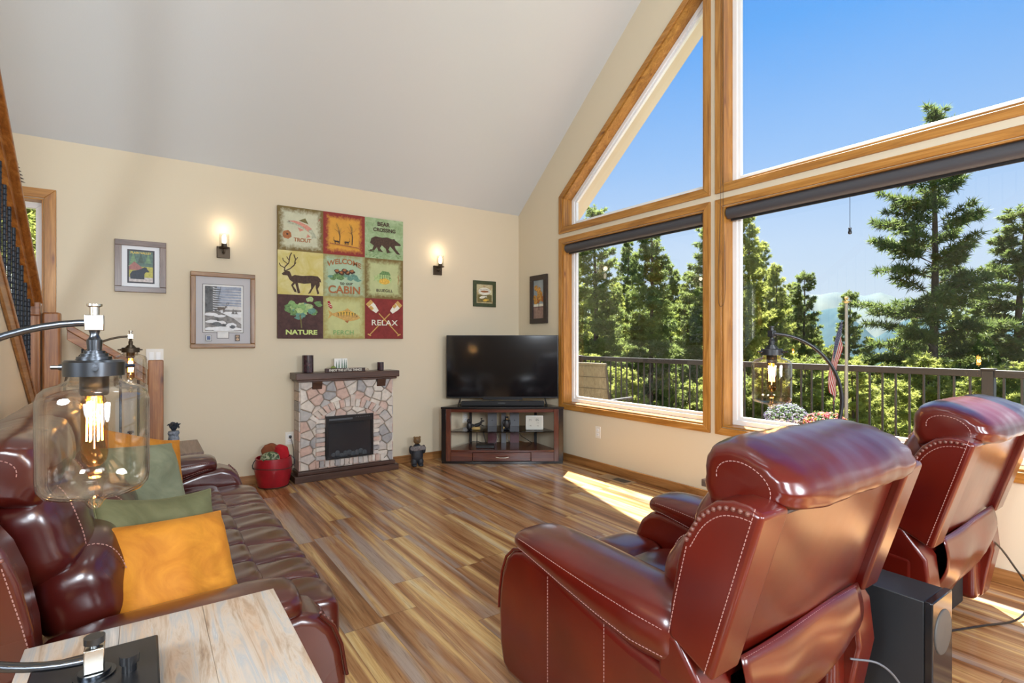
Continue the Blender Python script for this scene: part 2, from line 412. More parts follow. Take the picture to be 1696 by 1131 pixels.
# back window
w = thing('window_7', None, None); w['kind'] = 'structure'
fyw = lambda u, v, a: (u, a, v)
bp = rect(BW); o1 = offset_poly(bp, CW+.012); o0 = offset_poly(bp, .004)
AX = {'y': ALDER['x'], 'z': ALDER['z']}
ring_poly('casing', o1, o0, fyw, WY+.001, WY-.018, AX, w)
ring_poly('jamb', bp, offset_poly(bp, -.012), fyw, WY+.115, WY-.004, AX, w)
fr = MB(); A = offset_poly(bp, -.0125); B = offset_poly(bp, -.06)
for i in range(4):
    j = (i+1) % 4; fr.prism([A[i], A[j], B[j], B[i]], fyw, WY+.16, WY+.11)
fr.box(BW[0]+.05, BW[1]-.05, WY+.12, WY+.15, 1.76, 1.80)
fr.build('window_frame', WHITE, w, bevel=.003)
MB().box(BW[0]+.05, BW[1]-.05, WY+.135, WY+.139, BW[2]+.05, BW[3]-.05).build('glass_pane', PANE, w, smooth=0)
# roof overhang above the window wall
EAVES = MB().prism(prof, lambda u, v, a: (a, u, v), WX+.17, WX+.95)
struct(EAVES.build('trim_1', plain('painted_soffit', (.55, .50, .42), .7), smooth=0))

# ================================================================== fireplace and the things on and round it
PX, PY, PZ = Vector((1,0,0)), Vector((0,1,0)), Vector((0,0,1))
STONES = [plain('stone_%d' % i, c, .8, var=.16, vs=22, bmp=.6, bs_=60) for i, c in enumerate(
    [(.56,.47,.40), (.56,.40,.33), (.46,.43,.40), (.62,.55,.47), (.36,.34,.33), (.54,.48,.43), (.66,.59,.51), (.54,.37,.30)])]
MORTAR = plain('mortar', (.30, .24, .18), .9, var=.2)
def clip(poly, a, bb, c):   # keep a*x+b*y<=c
    out = []
    for i in range(len(poly)):
        p, q = poly[i], poly[(i+1) % len(poly)]; dp = a*p[0]+bb*p[1]-c; dq = a*q[0]+bb*q[1]-c
        if dp <= 0: out.append(p)
        if dp*dq < 0:
            t = dp/(dp-dq); out.append((p[0]+t*(q[0]-p[0]), p[1]+t*(q[1]-p[1])))
    return out
def shrink(poly, d):
    A = poly
    for i in range(len(poly)):
        p, q = Vector(poly[i]), Vector(poly[(i+1) % len(poly)]); t = q-p
        if t.length < 1e-5: continue
        t.normalize(); n = Vector((t.y, -t.x)); c = n.dot(p)-d; A = clip(A, n.x, n.y, c)
        if len(A) < 3: return []
    return A
fp = thing('electric_fireplace', 'small electric fireplace with a pale field-stone surround and dark wood mantel', 'fireplace', (1.643, 5.285, 0))
fyl = lambda u, v, a: (u, a, v)
core = MB().box(-.448, .448, -.075, .115, .10, .94)
core.build('surround_core', MORTAR, fp)
st = MB(); rs = random.Random(4)
FB = (-.222, .24, .185, .60)
def stone(poly, y0, depth, mi=None, sh=.0035):
    p = shrink(poly, sh)
    if len(p) < 3: return
    p2 = shrink(p, .006)
    if len(p2) < 3: return
    cx = sum(q[0] for q in p)/len(p); cz = sum(q[1] for q in p)/len(p)
    st.mi = rs.randrange(len(STONES)) if mi is None else mi
    n = len(p); d1 = y0-depth*.7; d2 = y0-depth
    vs = [(u, y0, v) for u, v in p]+[(u, d1, v) for u, v in p]+[(u*.86+cx*.14, d2, v*.86+cz*.14) for u, v in p]
    fs = [tuple(range(2*n, 3*n))]+[(i, (i+1) % n, n+(i+1) % n, n+i) for i in range(n)]+[(n+i, n+(i+1) % n, 2*n+(i+1) % n, 2*n+i) for i in range(n)]
    st.add(vs, fs)
seeds = []
tries = 0
while len(seeds) < 92 and tries < 4000:
    tries += 1; p = (rs.uniform(-.45, .45), rs.uniform(.09, .94))
    if min([(abs(p[0]-q[0])*.8)**2+(p[1]-q[1])**2 for q in seeds]+[9]) > .0041: seeds.append(p)
for p in seeds:
    if FB[0]+.03 < p[0] < FB[1]-.03 and FB[2]+.03 < p[1] < FB[3]-.03: continue
    poly = [(-.455, .10), (.455, .10), (.455, .94), (-.455, .94)]
    for q in seeds:
        if q is p: continue
        a, bb = q[0]-p[0], q[1]-p[1]; poly = clip(poly, a, bb, (q[0]**2+q[1]**2-p[0]**2-p[1]**2)/2)
        if len(poly) < 3: break
    if len(poly) >= 3: stone(poly, -.072, .022)
# brick jambs, sill and arch: they stand a little proud
for k in range(10):
    z0 = .185+k*.0435
    stone([(-.318, z0), (FB[0], z0), (FB[0], z0+.0435), (-.318, z0+.0435)], -.072, .034)
    w_ = rs.choice([.065, .09, .075]); stone([(FB[1], z0), (FB[1]+w_, z0), (FB[1]+w_, z0+.0435), (FB[1], z0+.0435)], -.072, .034)
x = -.318
while x < .33:
    w_ = rs.uniform(.035, .055); stone([(x, .11), (x+w_, .11), (x+w_, .185), (x, .185)], -.072, .034); x += w_
R0, R1, AC = .40, .50, (.01, .33)
angs = [math.radians(142-k*6.5) for k in range(17)]
for k in range(16):
    a0, a1 = angs[k], angs[k+1]; r1 = R1+(.05 if k == 8 else 0)
    stone([(AC[0]+R0*math.cos(a0), AC[1]+R0*math.sin(a0)*.86), (AC[0]+R0*math.cos(a1), AC[1]+R0*math.sin(a1)*.86),
           (AC[0]+r1*math.cos(a1), AC[1]+r1*math.sin(a1)*.86), (AC[0]+r1*math.cos(a0), AC[1]+r1*math.sin(a0)*.86)], -.072, .036)
# side face stones
for sx_ in (-1, 1):
    for k in range(9):
        z0 = .10+k*.0933
        st.mi = rs.randrange(len(STONES)); x0 = sx_*.446; x1 = sx_*.462
        st.box(min(x0, x1), max(x0, x1), -.085, .112, z0+.003, z0+.090)
st.build('stone_facing', STONES, fp, smooth=25, bevel=.003)
MB().box(-.508, .508, -.125, .118, 0, .062).build('plinth', MANTEL, fp, bevel=.004)
MB().box(-.478, .478, -.108, .117, .0622, .10).build('plinth_step', MANTEL, fp, bevel=.006)
mt = MB(); mt.box(-.50, .512, -.135, .117, .958, 1.02); mt.box(-.48, .49, -.12, .116, .938, .958); mt.build('mantel_shelf', MANTEL, fp, bevel=.005)
for cx in (-.30, .33):
    MB().prism([(-.122, .938), (-.08, .938), (-.08, .865), (-.10, .865), (-.104, .885)], lambda u, v, a: (a, u, v), cx-.045, cx+.045).build('corbel', MANTEL, fp, bevel=.004)
ins = MB()
for x0, x1, z0, z1 in ((FB[0], FB[1], .185, .20), (FB[0], FB[1], .535, .60), (FB[0], FB[0]+.02, .20, .535), (FB[1]-.02, FB[1], .20, .535)): ins.box(x0, x1, -.122, -.07, z0, z1)
fbx = ins.build('firebox_frame', BLACKP, fp, bevel=.002)
g = MB().box(FB[0]+.025, .03, -.1245, -.121, .558, .574); [g.box(.06+k*.022, .072+k*.022, -.1245, -.121, .574, .580) for k in range(7)]
g.build('heater_grille', plain('grille_grey', (.09, .10, .11), .3), fbx)
MB().box(FB[0]+.019, FB[1]-.019, -.106, -.103, .199, .536).build('firebox_glass', plain('fire_glass', (.022, .025, .03), .12, coat=.4), fp)
lg = MB()
for k in range(9):
    x_ = -.15+k*.038; lg.puff((x_, -.108, .225+.012*math.sin(k*2.1)), (.026, .006, .02+.012*abs(math.sin(k*1.7))), 2, 5)
lg.build('ember_bed', plain('charred_logs', (.05, .055, .06), .7, var=.5, vs=60), fp)

CANDLE = plain('plum_mosaic_glass', (.03, .010, .018), .15, coat=.8, var=.9, vs=50)
def candle(name, label, x, y, r, h):
    t = thing(name, label, 'candle holder', (x, y, 1.0205), 0, 'mosaic candle holders on the mantel')
    MB().lathe([(r*.86, 0), (r, .004), (r, h), (r*.9, h), (r*.86, h-.02), (0, h-.02)], 32).build('holder', CANDLE, t)
    MB().lathe([(0, h-.019), (r*.7, h-.019), (r*.7, h-.012), (.002, h-.012), (.002, h-.004), (0, h-.004)], 20).build('wick', plain('wax', (.25, .10, .10), .5), t)
candle('candle_holder', 'tall dark plum cylinder candle holder at the left end of the mantel', 1.275, 5.26, .052, .165)
candle('candle_holder', 'short dark plum candle holder at the right end of the mantel', 1.985, 5.24, .034, .085)
def text(name, body, size, mat, parent, loc, rot, ext=.001, off=0., align='CENTER', sx=1., curve=None, spacing=1., bold=0.):
    c = bpy.data.curves.new(name, 'FONT'); c.body = body; c.size = size; c.extrude = ext; c.align_x = align; c.align_y = 'CENTER'
    c.offset = bold; c.space_character = spacing; c.materials.append(mat)
    tmp = bpy.data.objects.new('t', c); COL.objects.link(tmp)
    dg = bpy.context.evaluated_depsgraph_get(); me = bpy.data.meshes.new_from_object(tmp.evaluated_get(dg)); me.name = name
    COL.objects.unlink(tmp); bpy.data.objects.remove(tmp)
    if curve is not None:
        for v in me.vertices:
            v.co.y += curve(v.co.x)
    o = bpy.data.objects.new(name, me); link(o, parent); o.location = loc; o.rotation_euler = rot; o.scale = (sx, 1, 1)
    return o
CREAM = plain('cream_paint', (.78, .74, .62), .6)
t = thing('wooden_sign', 'narrow dark wooden sign reading Enjoy the Little Things on the mantel', 'sign', (1.615, 5.205, 1.0205))
MB().box(-.195, .195, -.012, .012, 0, .036).build('board', plain('dark_sign_wood', (.05, .022, .018), .6, var=.3), t, bevel=.002)
text('lettering', 'Enjoy The Little Things'.upper(), .030, CREAM, t, (0, -.0128, .018), (math.pi/2, 0, 0), .0006, sx=.88, bold=.0006)
t = thing('pine_picture_block', 'small white block picture of green pine trees standing behind the mantel sign', 'picture', (1.605, 5.33, 1.0205))
MB().box(-.065, .065, -.014, .014, 0, .128).build('block', plain('white_canvas', (.82, .80, .74), .7), t, bevel=.002)
tr = MB()
for cx, hh in ((-.043, .085), (-.018, .10), (.012, .115), (.034, .105), (.052, .10)):
    for k in range(7):
        z = .012+hh*k/7; w_ = .013*(1-k/7.5); tr.add([(cx-w_, -.0148, z), (cx+w_, -.0148, z), (cx, -.0148, z+hh/5)], [(0, 1, 2)])
tr.build('painted_pines', plain('pine_paint', (.10, .19, .11), .7, var=.4, vs=80), t, smooth=0)
t = thing('apple_ornament', 'small green ornament beside the white pine picture on the mantel', 'ornament', (1.523, 5.29, 1.0205))
MB().puff((0, 0, .028), (.026, .026, .028), 2.2, 8).build('body', plain('leaf_green', (.25, .32, .06), .5, var=.3), t)
MB().cyl((0, 0, .05), (.006, 0, .066), .002, n=6).build('stem', plain('twig', (.12, .07, .03), .8), t)
tag(MB().tube([(1.845+.028*math.cos(a*.9)*(1-a*.03), 5.26+.018*math.sin(a*1.3), 1.026+.004*a*.5+.006*math.sin(a*2.2)) for a in [k*.35 for k in range(34)]], .0016, 5).build('twig_ornament', plain('dry_twig', (.40, .27, .17), .8)), 'small curled dry twig ornament right of the mantel sign', 'ornament')

# red barrel bucket with folded blankets
REDP = plain('red_bucket_paint', (.30, .006, .014), .36, var=.25, vs=9, coat=.2)
t = thing('barrel_bucket', 'red painted wooden barrel bucket of rolled blankets beside the fireplace', 'bucket', (.965, 5.225, 0))
pf = [(.118, 0), (.126, .004), (.145, .08), (.158, .15), (.160, .19), (.152, .265), (.143, .265), (.148, .19), (.140, .09), (0, .08)]
MB().lathe(pf, 40).build('barrel', REDP, t)
MB().tube([(.1625*math.cos(a), .1625*math.sin(a), .178+.006*math.sin(a*2)) for a in [k*2*math.pi/40 for k in range(40)]], .0035, 6, True).build('rope_band', plain('dark_rope', (.05, .025, .015), .8), t)
MB().tube([(.130*math.cos(a), .130*math.sin(a), .008) for a in [k*2*math.pi/40 for k in range(40)]], .004, 6, True).build('bottom_hoop', BRONZE, t)
for s_ in (-1, 1):
    MB().tube([(s_*.150, -.02, .262), (s_*.168, -.03, .24), (s_*.180, -.035, .215), (s_*.178, -.035, .19), (s_*.164, -.03, .178)], .004, 8).build('handle', BLACKM, t)
def blanket(name, label, mat, c, h, rz=0, fold=6, amp=.06):
    def fn(x, y, z):
        return x+amp*math.sin(z*fold+x*2), y+amp*math.cos(x*fold), z+amp*.8*math.sin(x*fold+1)
    o = MB().puff((0, 0, 0), h, 3.2, 16, fn).build(name, mat, loc=c, rot=(0, 0, rz)); return tag(o, label, 'blanket')
blanket('red_blanket', 'bright red fleece blanket rolled in the barrel bucket', plain('red_fleece', (.42, .005, .012), .95, bmp=.5), (1.03, 5.235, .285), (.058, .085, .078), .2)
blanket('brown_blanket', 'rust brown blanket behind the others in the barrel bucket', plain('rust_fleece', (.22, .06, .02), .95, bmp=.5), (.955, 5.285, .305), (.075, .045, .070), -.4, 5, .10)
def camo():
    m, nt, b_ = newmat('camouflage_fleece')
    o = ramp(nt, noise_tex(nt, coords(nt), 26, 2, .5, .6), [(.40, (.05, .075, .035)), (.46, (.16, .20, .09)), (.52, (.36, .36, .24)), (.60, (.06, .08, .04))])
    o.node.color_ramp.interpolation = 'CONSTANT'; nt.links.new(o, b_.inputs['Base Color']); b_.inputs['Roughness'].default_value = .95; return m
blanket('camouflage_blanket', 'green camouflage blanket rolled at the front of the barrel bucket', camo(), (.925, 5.165, .262), (.078, .050, .060), .25, 4, .05)

# carved bear statue
DARKFUR = plain('dark_resin_fur', (.018, .02, .026), .55, var=.5, vs=40, bmp=.8, bs_=120); TANFUR = plain('tan_resin', (.16, .085, .03), .6, var=.4, vs=60); GREYR = plain('grey_sign_resin', (.17, .15, .145), .8, var=.45, vs=70)
def bear_statue(x, y, rz):
    t = thing('bear_statue', 'little standing bear statue holding a grey welcome plank on the floor', 'statue', (x, y, 0), rz)
    bdy = MB(); bdy.puff((0, 0, .135), (.062, .05, .10), 2.4, 12, lambda a, b_, c: (a*(1-.18*c), b_*(1-.15*c), c))
    for s_ in (-1, 1):
        bdy.puff((s_*.034, -.012, .045), (.032, .036, .047), 2.3, 8); bdy.puff((s_*.034, -.035, .014), (.027, .04, .014), 2.2, 8)
        bdy.puff((s_*.066, -.02, .175), (.022, .03, .045), 2.2, 8)
    bdy.build('body', DARKFUR, t)
    hd = MB(); hd.puff((0, -.004, .268), (.038, .036, .04), 2.2, 10); hd.puff((0, -.04, .258), (.018, .02, .015), 2.2, 8)
    for s_ in (-1, 1): hd.puff((s_*.028, 0, .300), (.012, .008, .012), 2, 6)
    h = hd.build('head', TANFUR, t)
    fc = MB(); fc.puff((0, -.060, .263), (.007, .005, .005), 2, 5)
    for s_ in (-1, 1): fc.puff((s_*.014, -.037, .279), (.004, .003, .004), 2, 5)
    fc.build('nose_and_eyes', BLACKP, h)
    MB().puff((0, -.062, .195), (.083, .016, .026), 3, 12, lambda a, b_, c: (a, b_, c+.12*math.sin(a*4))).build('welcome_plank', GREYR, t)
bear_statue(2.375, 5.205, -.25)

# ================================================================== outlets, switch, vent
def outlet(name, label, loc, rz, kind='outlet', group=None):
    t = thing(name, label, kind, loc, rz, group)
    MB().box(-.037, .037, -.006, 0, -.06, .06).build('plate', PLATE, t, bevel=.002)
    for z in (-.022, .022):
        o = MB().puff((0, -.0068, z), (.017, .0022, .015), 4, 6).build('socket', WHITE, t)
        if kind == 'outlet': MB().box(-.007, -.005, -.0096, -.0088, z-.004, z+.005).box(.005, .007, -.0096, -.0088, z-.004, z+.005).build('slot', BLACKP, o)
    return t
outlet('wall_outlet', 'almond wall outlet with a black plug left of the fireplace', (1.14, WY, .39), 0)
tag(MB().puff((1.145, WY-.022, .405), (.012, .014, .014), 3, 6).tube([(1.145, WY-.03, .40), (1.15, WY-.06, .37), (1.165, WY-.05, .30), (1.176, WY-.03, .2), (1.178, WY-.02, .12)], .003, 6).build('fireplace_cord', BLACKP), 'black plug and cord from the wall outlet to the fireplace', 'cord')
outlet('wall_outlet', 'blank white outlet plate on the wall below the left lower window', (WX, 3.99, .382), -math.pi/2)
t = thing('switch_plate', 'wide almond switch plate on the end wall above the stair post', 'switch', (.069, WY, 1.195))
MB().box(-.062, .062, -.006, 0, -.06, .06).build('plate', PLATE, t, bevel=.002)
for x_ in (-.024, .024): MB().box(x_-.016, x_+.016, -.009, -.005, -.033, .033).build('rocker', WHITE, t, bevel=.001)
t = thing('floor_vent', 'tan floor vent in the planks beside the window wall', 'vent', (3.70, 3.60, 0), 0)
MB().box(-.075, .075, -.19, .19, 0, .006).build('frame', plain('tan_vent_metal', (.36, .24, .13), .5), t, bevel=.003)
vs_ = MB().box(-.045, .045, -.15, .02, .0055, .0065); vs_.build('opening', plain('vent_dark', (.05, .045, .04), .6), t)
MB().box(-.045, .045, .03, .15, .0058, .0072).build('damper', plain('vent_tan2', (.30, .21, .12), .5), t)

# ================================================================== wall lamps
def sconce(label, x):
    t = thing('wall_sconce', label, 'wall lamp', (x, WY, 2.117), 0, 'glass cylinder wall lamps on the end wall')
    MB().box(-.052, .052, -.02, 0, -.052, .052).build('back_plate', BRONZE, t, bevel=.003)
    MB().tube([(0, -.02, 0), (0, -.05, -.012), (0, -.075, 0), (0, -.078, .022)], .008, 10).build('arm', BRONZE, t)
    MB().lathe([(.012, .0), (.042, .008), (.044, .014), (.024, .016), (.022, .045), (0, .045)], 24, (0, -.078, .022)).build('socket_cup', BRONZE, t)
    MB().lathe([(.040, .036), (.040, .155), (.038, .155), (.038, .038)], 28, (0, -.078, .0)).build('glass_shade', CLEARG, t)
    MB().lathe([(.010, 0), (.017, .015), (.017, .06), (.010, .078), (0, .082)], 16, (0, -.078, .068)).build('bulb', plain('sconce_bulb_%d' % int(x*10), (1, .9, .75), .3, emit=(1, .86, .66), es=6), t)
    d = bpy.data.lights.new('bulb_light', 'POINT'); d.energy = .8; d.color = (1, .80, .58); d.shadow_soft_size = .03
    l = bpy.data.objects.new('bulb_light', d); link(l, t); l.location = (0, -.085, .21)
sconce('bronze wall lamp with a clear glass cylinder above the framed deer print', .579)
sconce('bronze wall lamp with a clear glass cylinder between the canvas and the green picture', 2.712)

# ================================================================== television corner (local frame faces the viewer)
dtv = 5.716; txr = (832-848)/879
TVP = Vector(((FX+FY*txr)*dtv, (FY-FX*txr)*dtv, 0))
tv = thing('tv_stand', 'dark cherry corner television stand with glass shelf and one drawer', 'tv stand', TVP, -YAW)
def bow(x, a=.035): return -a*(1-(x/.65)**2)
BLK = plain('black_lacquer', (.012, .010, .010), .22, coat=.4)
def slab(x0, x1, yb, z0, z1, front=0., n=14, taper=.62, a=.035):
    xs = [x0+(x1-x0)*k/n for k in range(n+1)]
    return MB().prism([(x, front+bow(x, a)) for x in xs]+[(x1*taper, yb), (x0*taper, yb)], lambda u, v, q: (u, v, q), z0, z1)
slab(-.665, .665, .46, .590, .611).build('top', BLK, tv, bevel=.003)
slab(-.655, .655, .45, .0, .03, .01).build('plinth', BLK, tv, bevel=.003)
slab(-.60, .60, .44, .555, .588, .015).build('top_rail', CHERRY['x'], tv, bevel=.002)
slab(-.60, .60, .44, .128, .150, .005).build('lower_shelf', CHERRY['x'], tv, bevel=.002)
slab(-.585, .585, .42, .336, .346, .03).build('glass_shelf', SMOKE, tv, smooth=0)
for s_ in (-1, 1):
    f = lambda u, v, q: (u, v, q)
    MB().prism(sorted([(s_*.657, -.002), (s_*.605, -.008), (s_*.605, .06), (s_*.657, .06)], key=lambda p: math.atan2(p[1]-.03, p[0]-s_*.63)), f, .03, .59).build('side_post', BLK, tv, bevel=.003)
    MB().box(min(s_*.555, s_*.606), max(s_*.555, s_*.606), -.015, .05, .03, .59).build('front_column', CHERRY['z'], tv, bevel=.003)
    MB().box(min(s_*.36, s_*.39), max(s_*.36, s_*.39), .41, .44, .03, .555).build('rear_post', plain('matte_black_%d' % (s_+1), (.012, .011, .011), .7), tv, bevel=.002)
df = MB()
for x0, x1 in ((-.553, -.322), (.310, .553)): df.box(x0, x1, -.020, .03, .032, .128)
df.build('drawer_surround', CHERRY['x'], tv, bevel=.002)
dr = slab(-.318, .306, .30, .035, .124, .002, taper=1.).build('drawer', CHERRY['x'], tv, bevel=.003)
MB().tube([(-.075, -.038, .082), (-.068, -.055, .083), (-.03, -.060, .076), (.03, -.060, .076), (.068, -.055, .083), (.075, -.038, .082)], .0055, 8).build('handle', CHROME, dr)
SPG = plain('grey_spine_metal', (.13, .13, .14), .4, .3)
for x0, x1 in ((-.175, -.072), (.082, .185)):
    MB().box(x0, x1, .41, .43, .15, .555).build('spine', plain('plum_veneer_%d' % int(x0*100+50), (.10, .022, .028), .35), tv)
    br = MB().box(x0-.001, x1+.001, .385, .409, .346, .50).build('spine_bracket', SPG, tv); MB().cyl(((x0+x1)/2, .384, .412), ((x0+x1)/2, .38, .412), .008, n=10).build('knob', BLACKP, br)
MB().box(-.02, .035, .40, .42, .15, .555).build('cable_spine', SPG, tv)
# television and sound bar
tvs = thing('television', 'large flat black television on the corner stand', 'television', TVP+Vector((FX*.20-.0, FY*.20, .6115)), -YAW)
SCR = plain('tv_screen', (.004, .004, .005), .08, coat=.3)
hw = .623
MB().box(-hw-.004, hw-.004, .0, .045, .075, .775).build('housing', plain('tv_bezel', (.03, .03, .032), .3, .6), tvs, bevel=.003)
MB().box(-hw+.003, hw-.011, -.0015, .001, .090, .769).build('screen', SCR, tvs, smooth=0)
MB().box(-.22, .22, .005, .05, .055, .078).build('lower_module', BLACKP, tvs, bevel=.003)
for s_ in (-1, 1):
    MB().tube([(s_*.47, .02, .085), (s_*.49, -.07, .004)], .006, 8).tube([(s_*.47, .02, .085), (s_*.49, .15, .004)], .006, 8).build('foot', BLACKM, tvs)
sb = thing('sound_bar', 'long low black sound bar in front of the television', 'speaker', TVP+Vector((FX*.075, FY*.075, .6115)), -YAW)
MB().box(-.455, .455, 0, .075, .002, .052).build('bar', plain('speaker_cloth', (.016, .016, .017), .8), sb, bevel=.008, seg=3)
MB().box(-.05, .03, -.001, .0005, .027, .038).build('display', plain('bar_display', (.06, .06, .06), .4), sb)
# things on the shelves
def on_tv(x, y, z): return TVP+Vector((FY*x+FX*y, -FX*x+FY*y, z))
GOLDR = plain('pale_gold_resin', (.45, .30, .10), .5); BLKR = plain('black_resin', (.010, .010, .012), .4)
t = thing('bear_and_moose_figurine', 'black bear and moose figurine reclining in a gold canoe on the glass shelf', 'figurine', on_tv(-.30, .10, .3465), -YAW)
fg = MB(); fg.puff((-.065, 0, .045), (.030, .026, .045), 2.3, 8); fg.puff((-.072, 0, .098), (.019, .018, .020), 2.2, 8); fg.puff((-.06, -.02, .10), (.008, .009, .008), 2, 5)
for e_ in (-.012, .012): fg.puff((-.078, e_, .115), (.006, .005, .007), 2, 4)
fg.tube([(-.05, -.01, .065), (-.02, -.015, .06), (.0, -.015, .055)], [.011, .009, .007], 7); fg.tube([(-.05, 0, .025), (-.02, 0, .035), (.01, 0, .028)], [.014, .012, .01], 7)
fg.tube([(.0, 0, .045), (.03, 0, .055), (.058, 0, .075), (.075, 0, .10)], [.024, .022, .014, .010], 9); fg.puff((.085, 0, .10), (.018, .009, .010), 2.2, 7)
for s_ in (-1, 1): fg.tube([(.072, 0, .11), (.062, s_*.012, .125), (.078, s_*.02, .128)], .0035, 5)
fg.tube([(.06, 0, .06), (.095, 0, .045)], .005, 6); fg.build('animals', BLKR, t)
MB().puff((.01, 0, .02), (.05, .026, .021), 2.2, 10).build('canoe', GOLDR, t)
t = thing('standing_bear_figurine', 'black bear figurine standing upright beside the digital clock shelf post', 'figurine', on_tv(.045, .12, .3465), -YAW)
fg = MB(); fg.puff((0, 0, .06), (.036, .030, .060), 2.4, 9, lambda a, b_, c: (a*(1-.15*c), b_, c)); fg.puff((0, 0, .125), (.021, .021, .021), 2.2, 8)
for s_ in (-1, 1): fg.puff((s_*.02, -.01, .012), (.016, .025, .012), 2.2, 6); fg.puff((s_*.033, -.01, .075), (.011, .014, .032), 2.2, 6); fg.puff((s_*.015, 0, .144), (.007, .005, .007), 2, 5)
fg.build('bear_body', BLKR, t)
fg = MB().puff((.003, -.023, .122), (.009, .009, .009), 2, 6).puff((-.03, -.02, .022), (.010, .008, .016), 2, 5); fg.build('gold_detail', GOLDR, t)
t = thing('digital_clock', 'white square digital weather clock leaning on the glass shelf', 'clock', on_tv(.350, .10, .3465), -YAW)
MB().box(-.097, .097, -.012, .012, .002, .160).build('case', plain('white_plastic', (.72, .72, .66), .35), t, bevel=.014, seg=3)
MB().box(-.080, .080, -.0135, -.0115, .015, .146).build('display', plain('lcd_grey', (.56, .57, .51), .4), t)
LCD = plain('lcd_digits', (.09, .10, .09), .5)
for s_, tx, x_, z_ in ((.030, '71', -.045, .11), (.036, '85', .030, .112), (.020, '46', -.042, .05), (.022, '15', .034, .048), (.012, '10:24', .035, .08)):
    text('digits', tx, s_, LCD, t, (x_, -.0138, z_), (math.pi/2, 0, 0), .0002)
t = thing('internet_router', 'flat black router with two upright antennas on the lower shelf', 'router', on_tv(-.19, .13, .1505), -YAW)
MB().box(-.10, .10, -.065, .065, .002, .034).build('case', BLACKP, t, bevel=.004)
for x0, x1 in ((-.095, -.095), (.005, -.035)): MB().tube([(x0, .05, .034), (x1, .05, .20)], .005, 8).build('antenna', BLACKP, t)
tag(MB().tube([on_tv(-.19, .20, .17), on_tv(-.28, .22, .20), on_tv(-.35, .25, .19), on_tv(-.38, .3, .155)], .004, 6).build('router_cable', BLACKP), 'black cable looping behind the router on the lower shelf', 'cable')
for lb, pp in (('black power cable behind the right half of the glass shelf', [(.19, .36, .27), (.21, .36, .235), (.28, .37, .19), (.33, .38, .155)]), ('black power cable beside the standing bear figurine', [(.06, .36, .30), (.05, .36, .2), (.09, .34, .155)]),
               ('black power cable left of the grey centre spine of the television stand', [(-.07, .36, .30), (-.05, .36, .22), (-.09, .34, .155)])):
    tag(MB().tube([on_tv(*q) for q in pp], .004, 6).build('power_cable', BLACKP), lb, 'cable')
outlet('wall_outlet', 'white blank plate on the end wall seen through the left of the television stand', (3.075, WY, .43), 0, 'outlet')
outlet('wall_outlet', 'white double outlet on the end wall seen through the middle of the television stand', (3.475, WY, .43), 0, 'outlet')

# ================================================================== leather seating (local frame: the seat faces +Y)
TB = Matrix(((1, 0, 0, 0), (0, .957, -.29, -.462), (0, .29, .957, .52), (0, 0, 0, 1)))   # (x, w forward, s up) of the tilted back
SIDE0 = [(-.41, .05), (.44, .05), (.49, .075), (.512, .16), (.518, .28), (.512, .38), (.495, .46), (.462, .525), (.41, .568), (.34, .588), (.20, .575), (0, .53), (-.2, .49), (-.41, .47)]
WING = [(-.012, -.03), (.13, -.01), (.15, .08), (.163, .20), (.160, .28), (.142, .350), (.11, .398), (.07, .422), (.03, .432), (-.012, .430)]
def beads(mb, pts, r, step):
    d = 0; last = None
    for i in range(len(pts)-1):
        a, c = Vector(pts[i]), Vector(pts[i+1]); L = (c-a).length
        t = step-d if last is not None else 0
        while t <= L:
            p = a+(c-a)*(t/L); mb.puff(p, (r, r, r), 2, 3); t += step; last = p
        d = L-(t-step)
        if last is None: last = a
def smooth_path(pts, n=6):
    """Catmull-Rom through the points"""
    P = [Vector(p) for p in pts]; P = [P[0]*2-P[1]]+P+[P[-1]*2-P[-2]]; out = []
    for i in range(1, len(P)-2):
        for k in range(n):
            t = k/n; a, b_, c, d = P[i-1], P[i], P[i+1], P[i+2]
            out.append(.5*((2*b_)+(c-a)*t+(2*a-5*b_+4*c-d)*t*t+(3*b_-a-3*c+d)*t**3))
    out.append(P[-2]); return [tuple(p) for p in out]
def dashes(mb, pts, r=.0011, n=4, dash=.007, gap=.004):
    """thread stitches along a path"""
    P = [Vector(p) for p in pts]; t = 0; cur = [P[0]]; on = True; left = dash
    for i in range(len(P)-1):
        a, c = P[i], P[i+1]; L = (c-a).length; pos = 0
        while L-pos > left:
            pos += left; q = a+(c-a)*(pos/L)
            if on: mb.tube([cur[0], q], r, n)
            on = not on; left = dash if on else gap; cur = [q]
        left -= (L-pos)
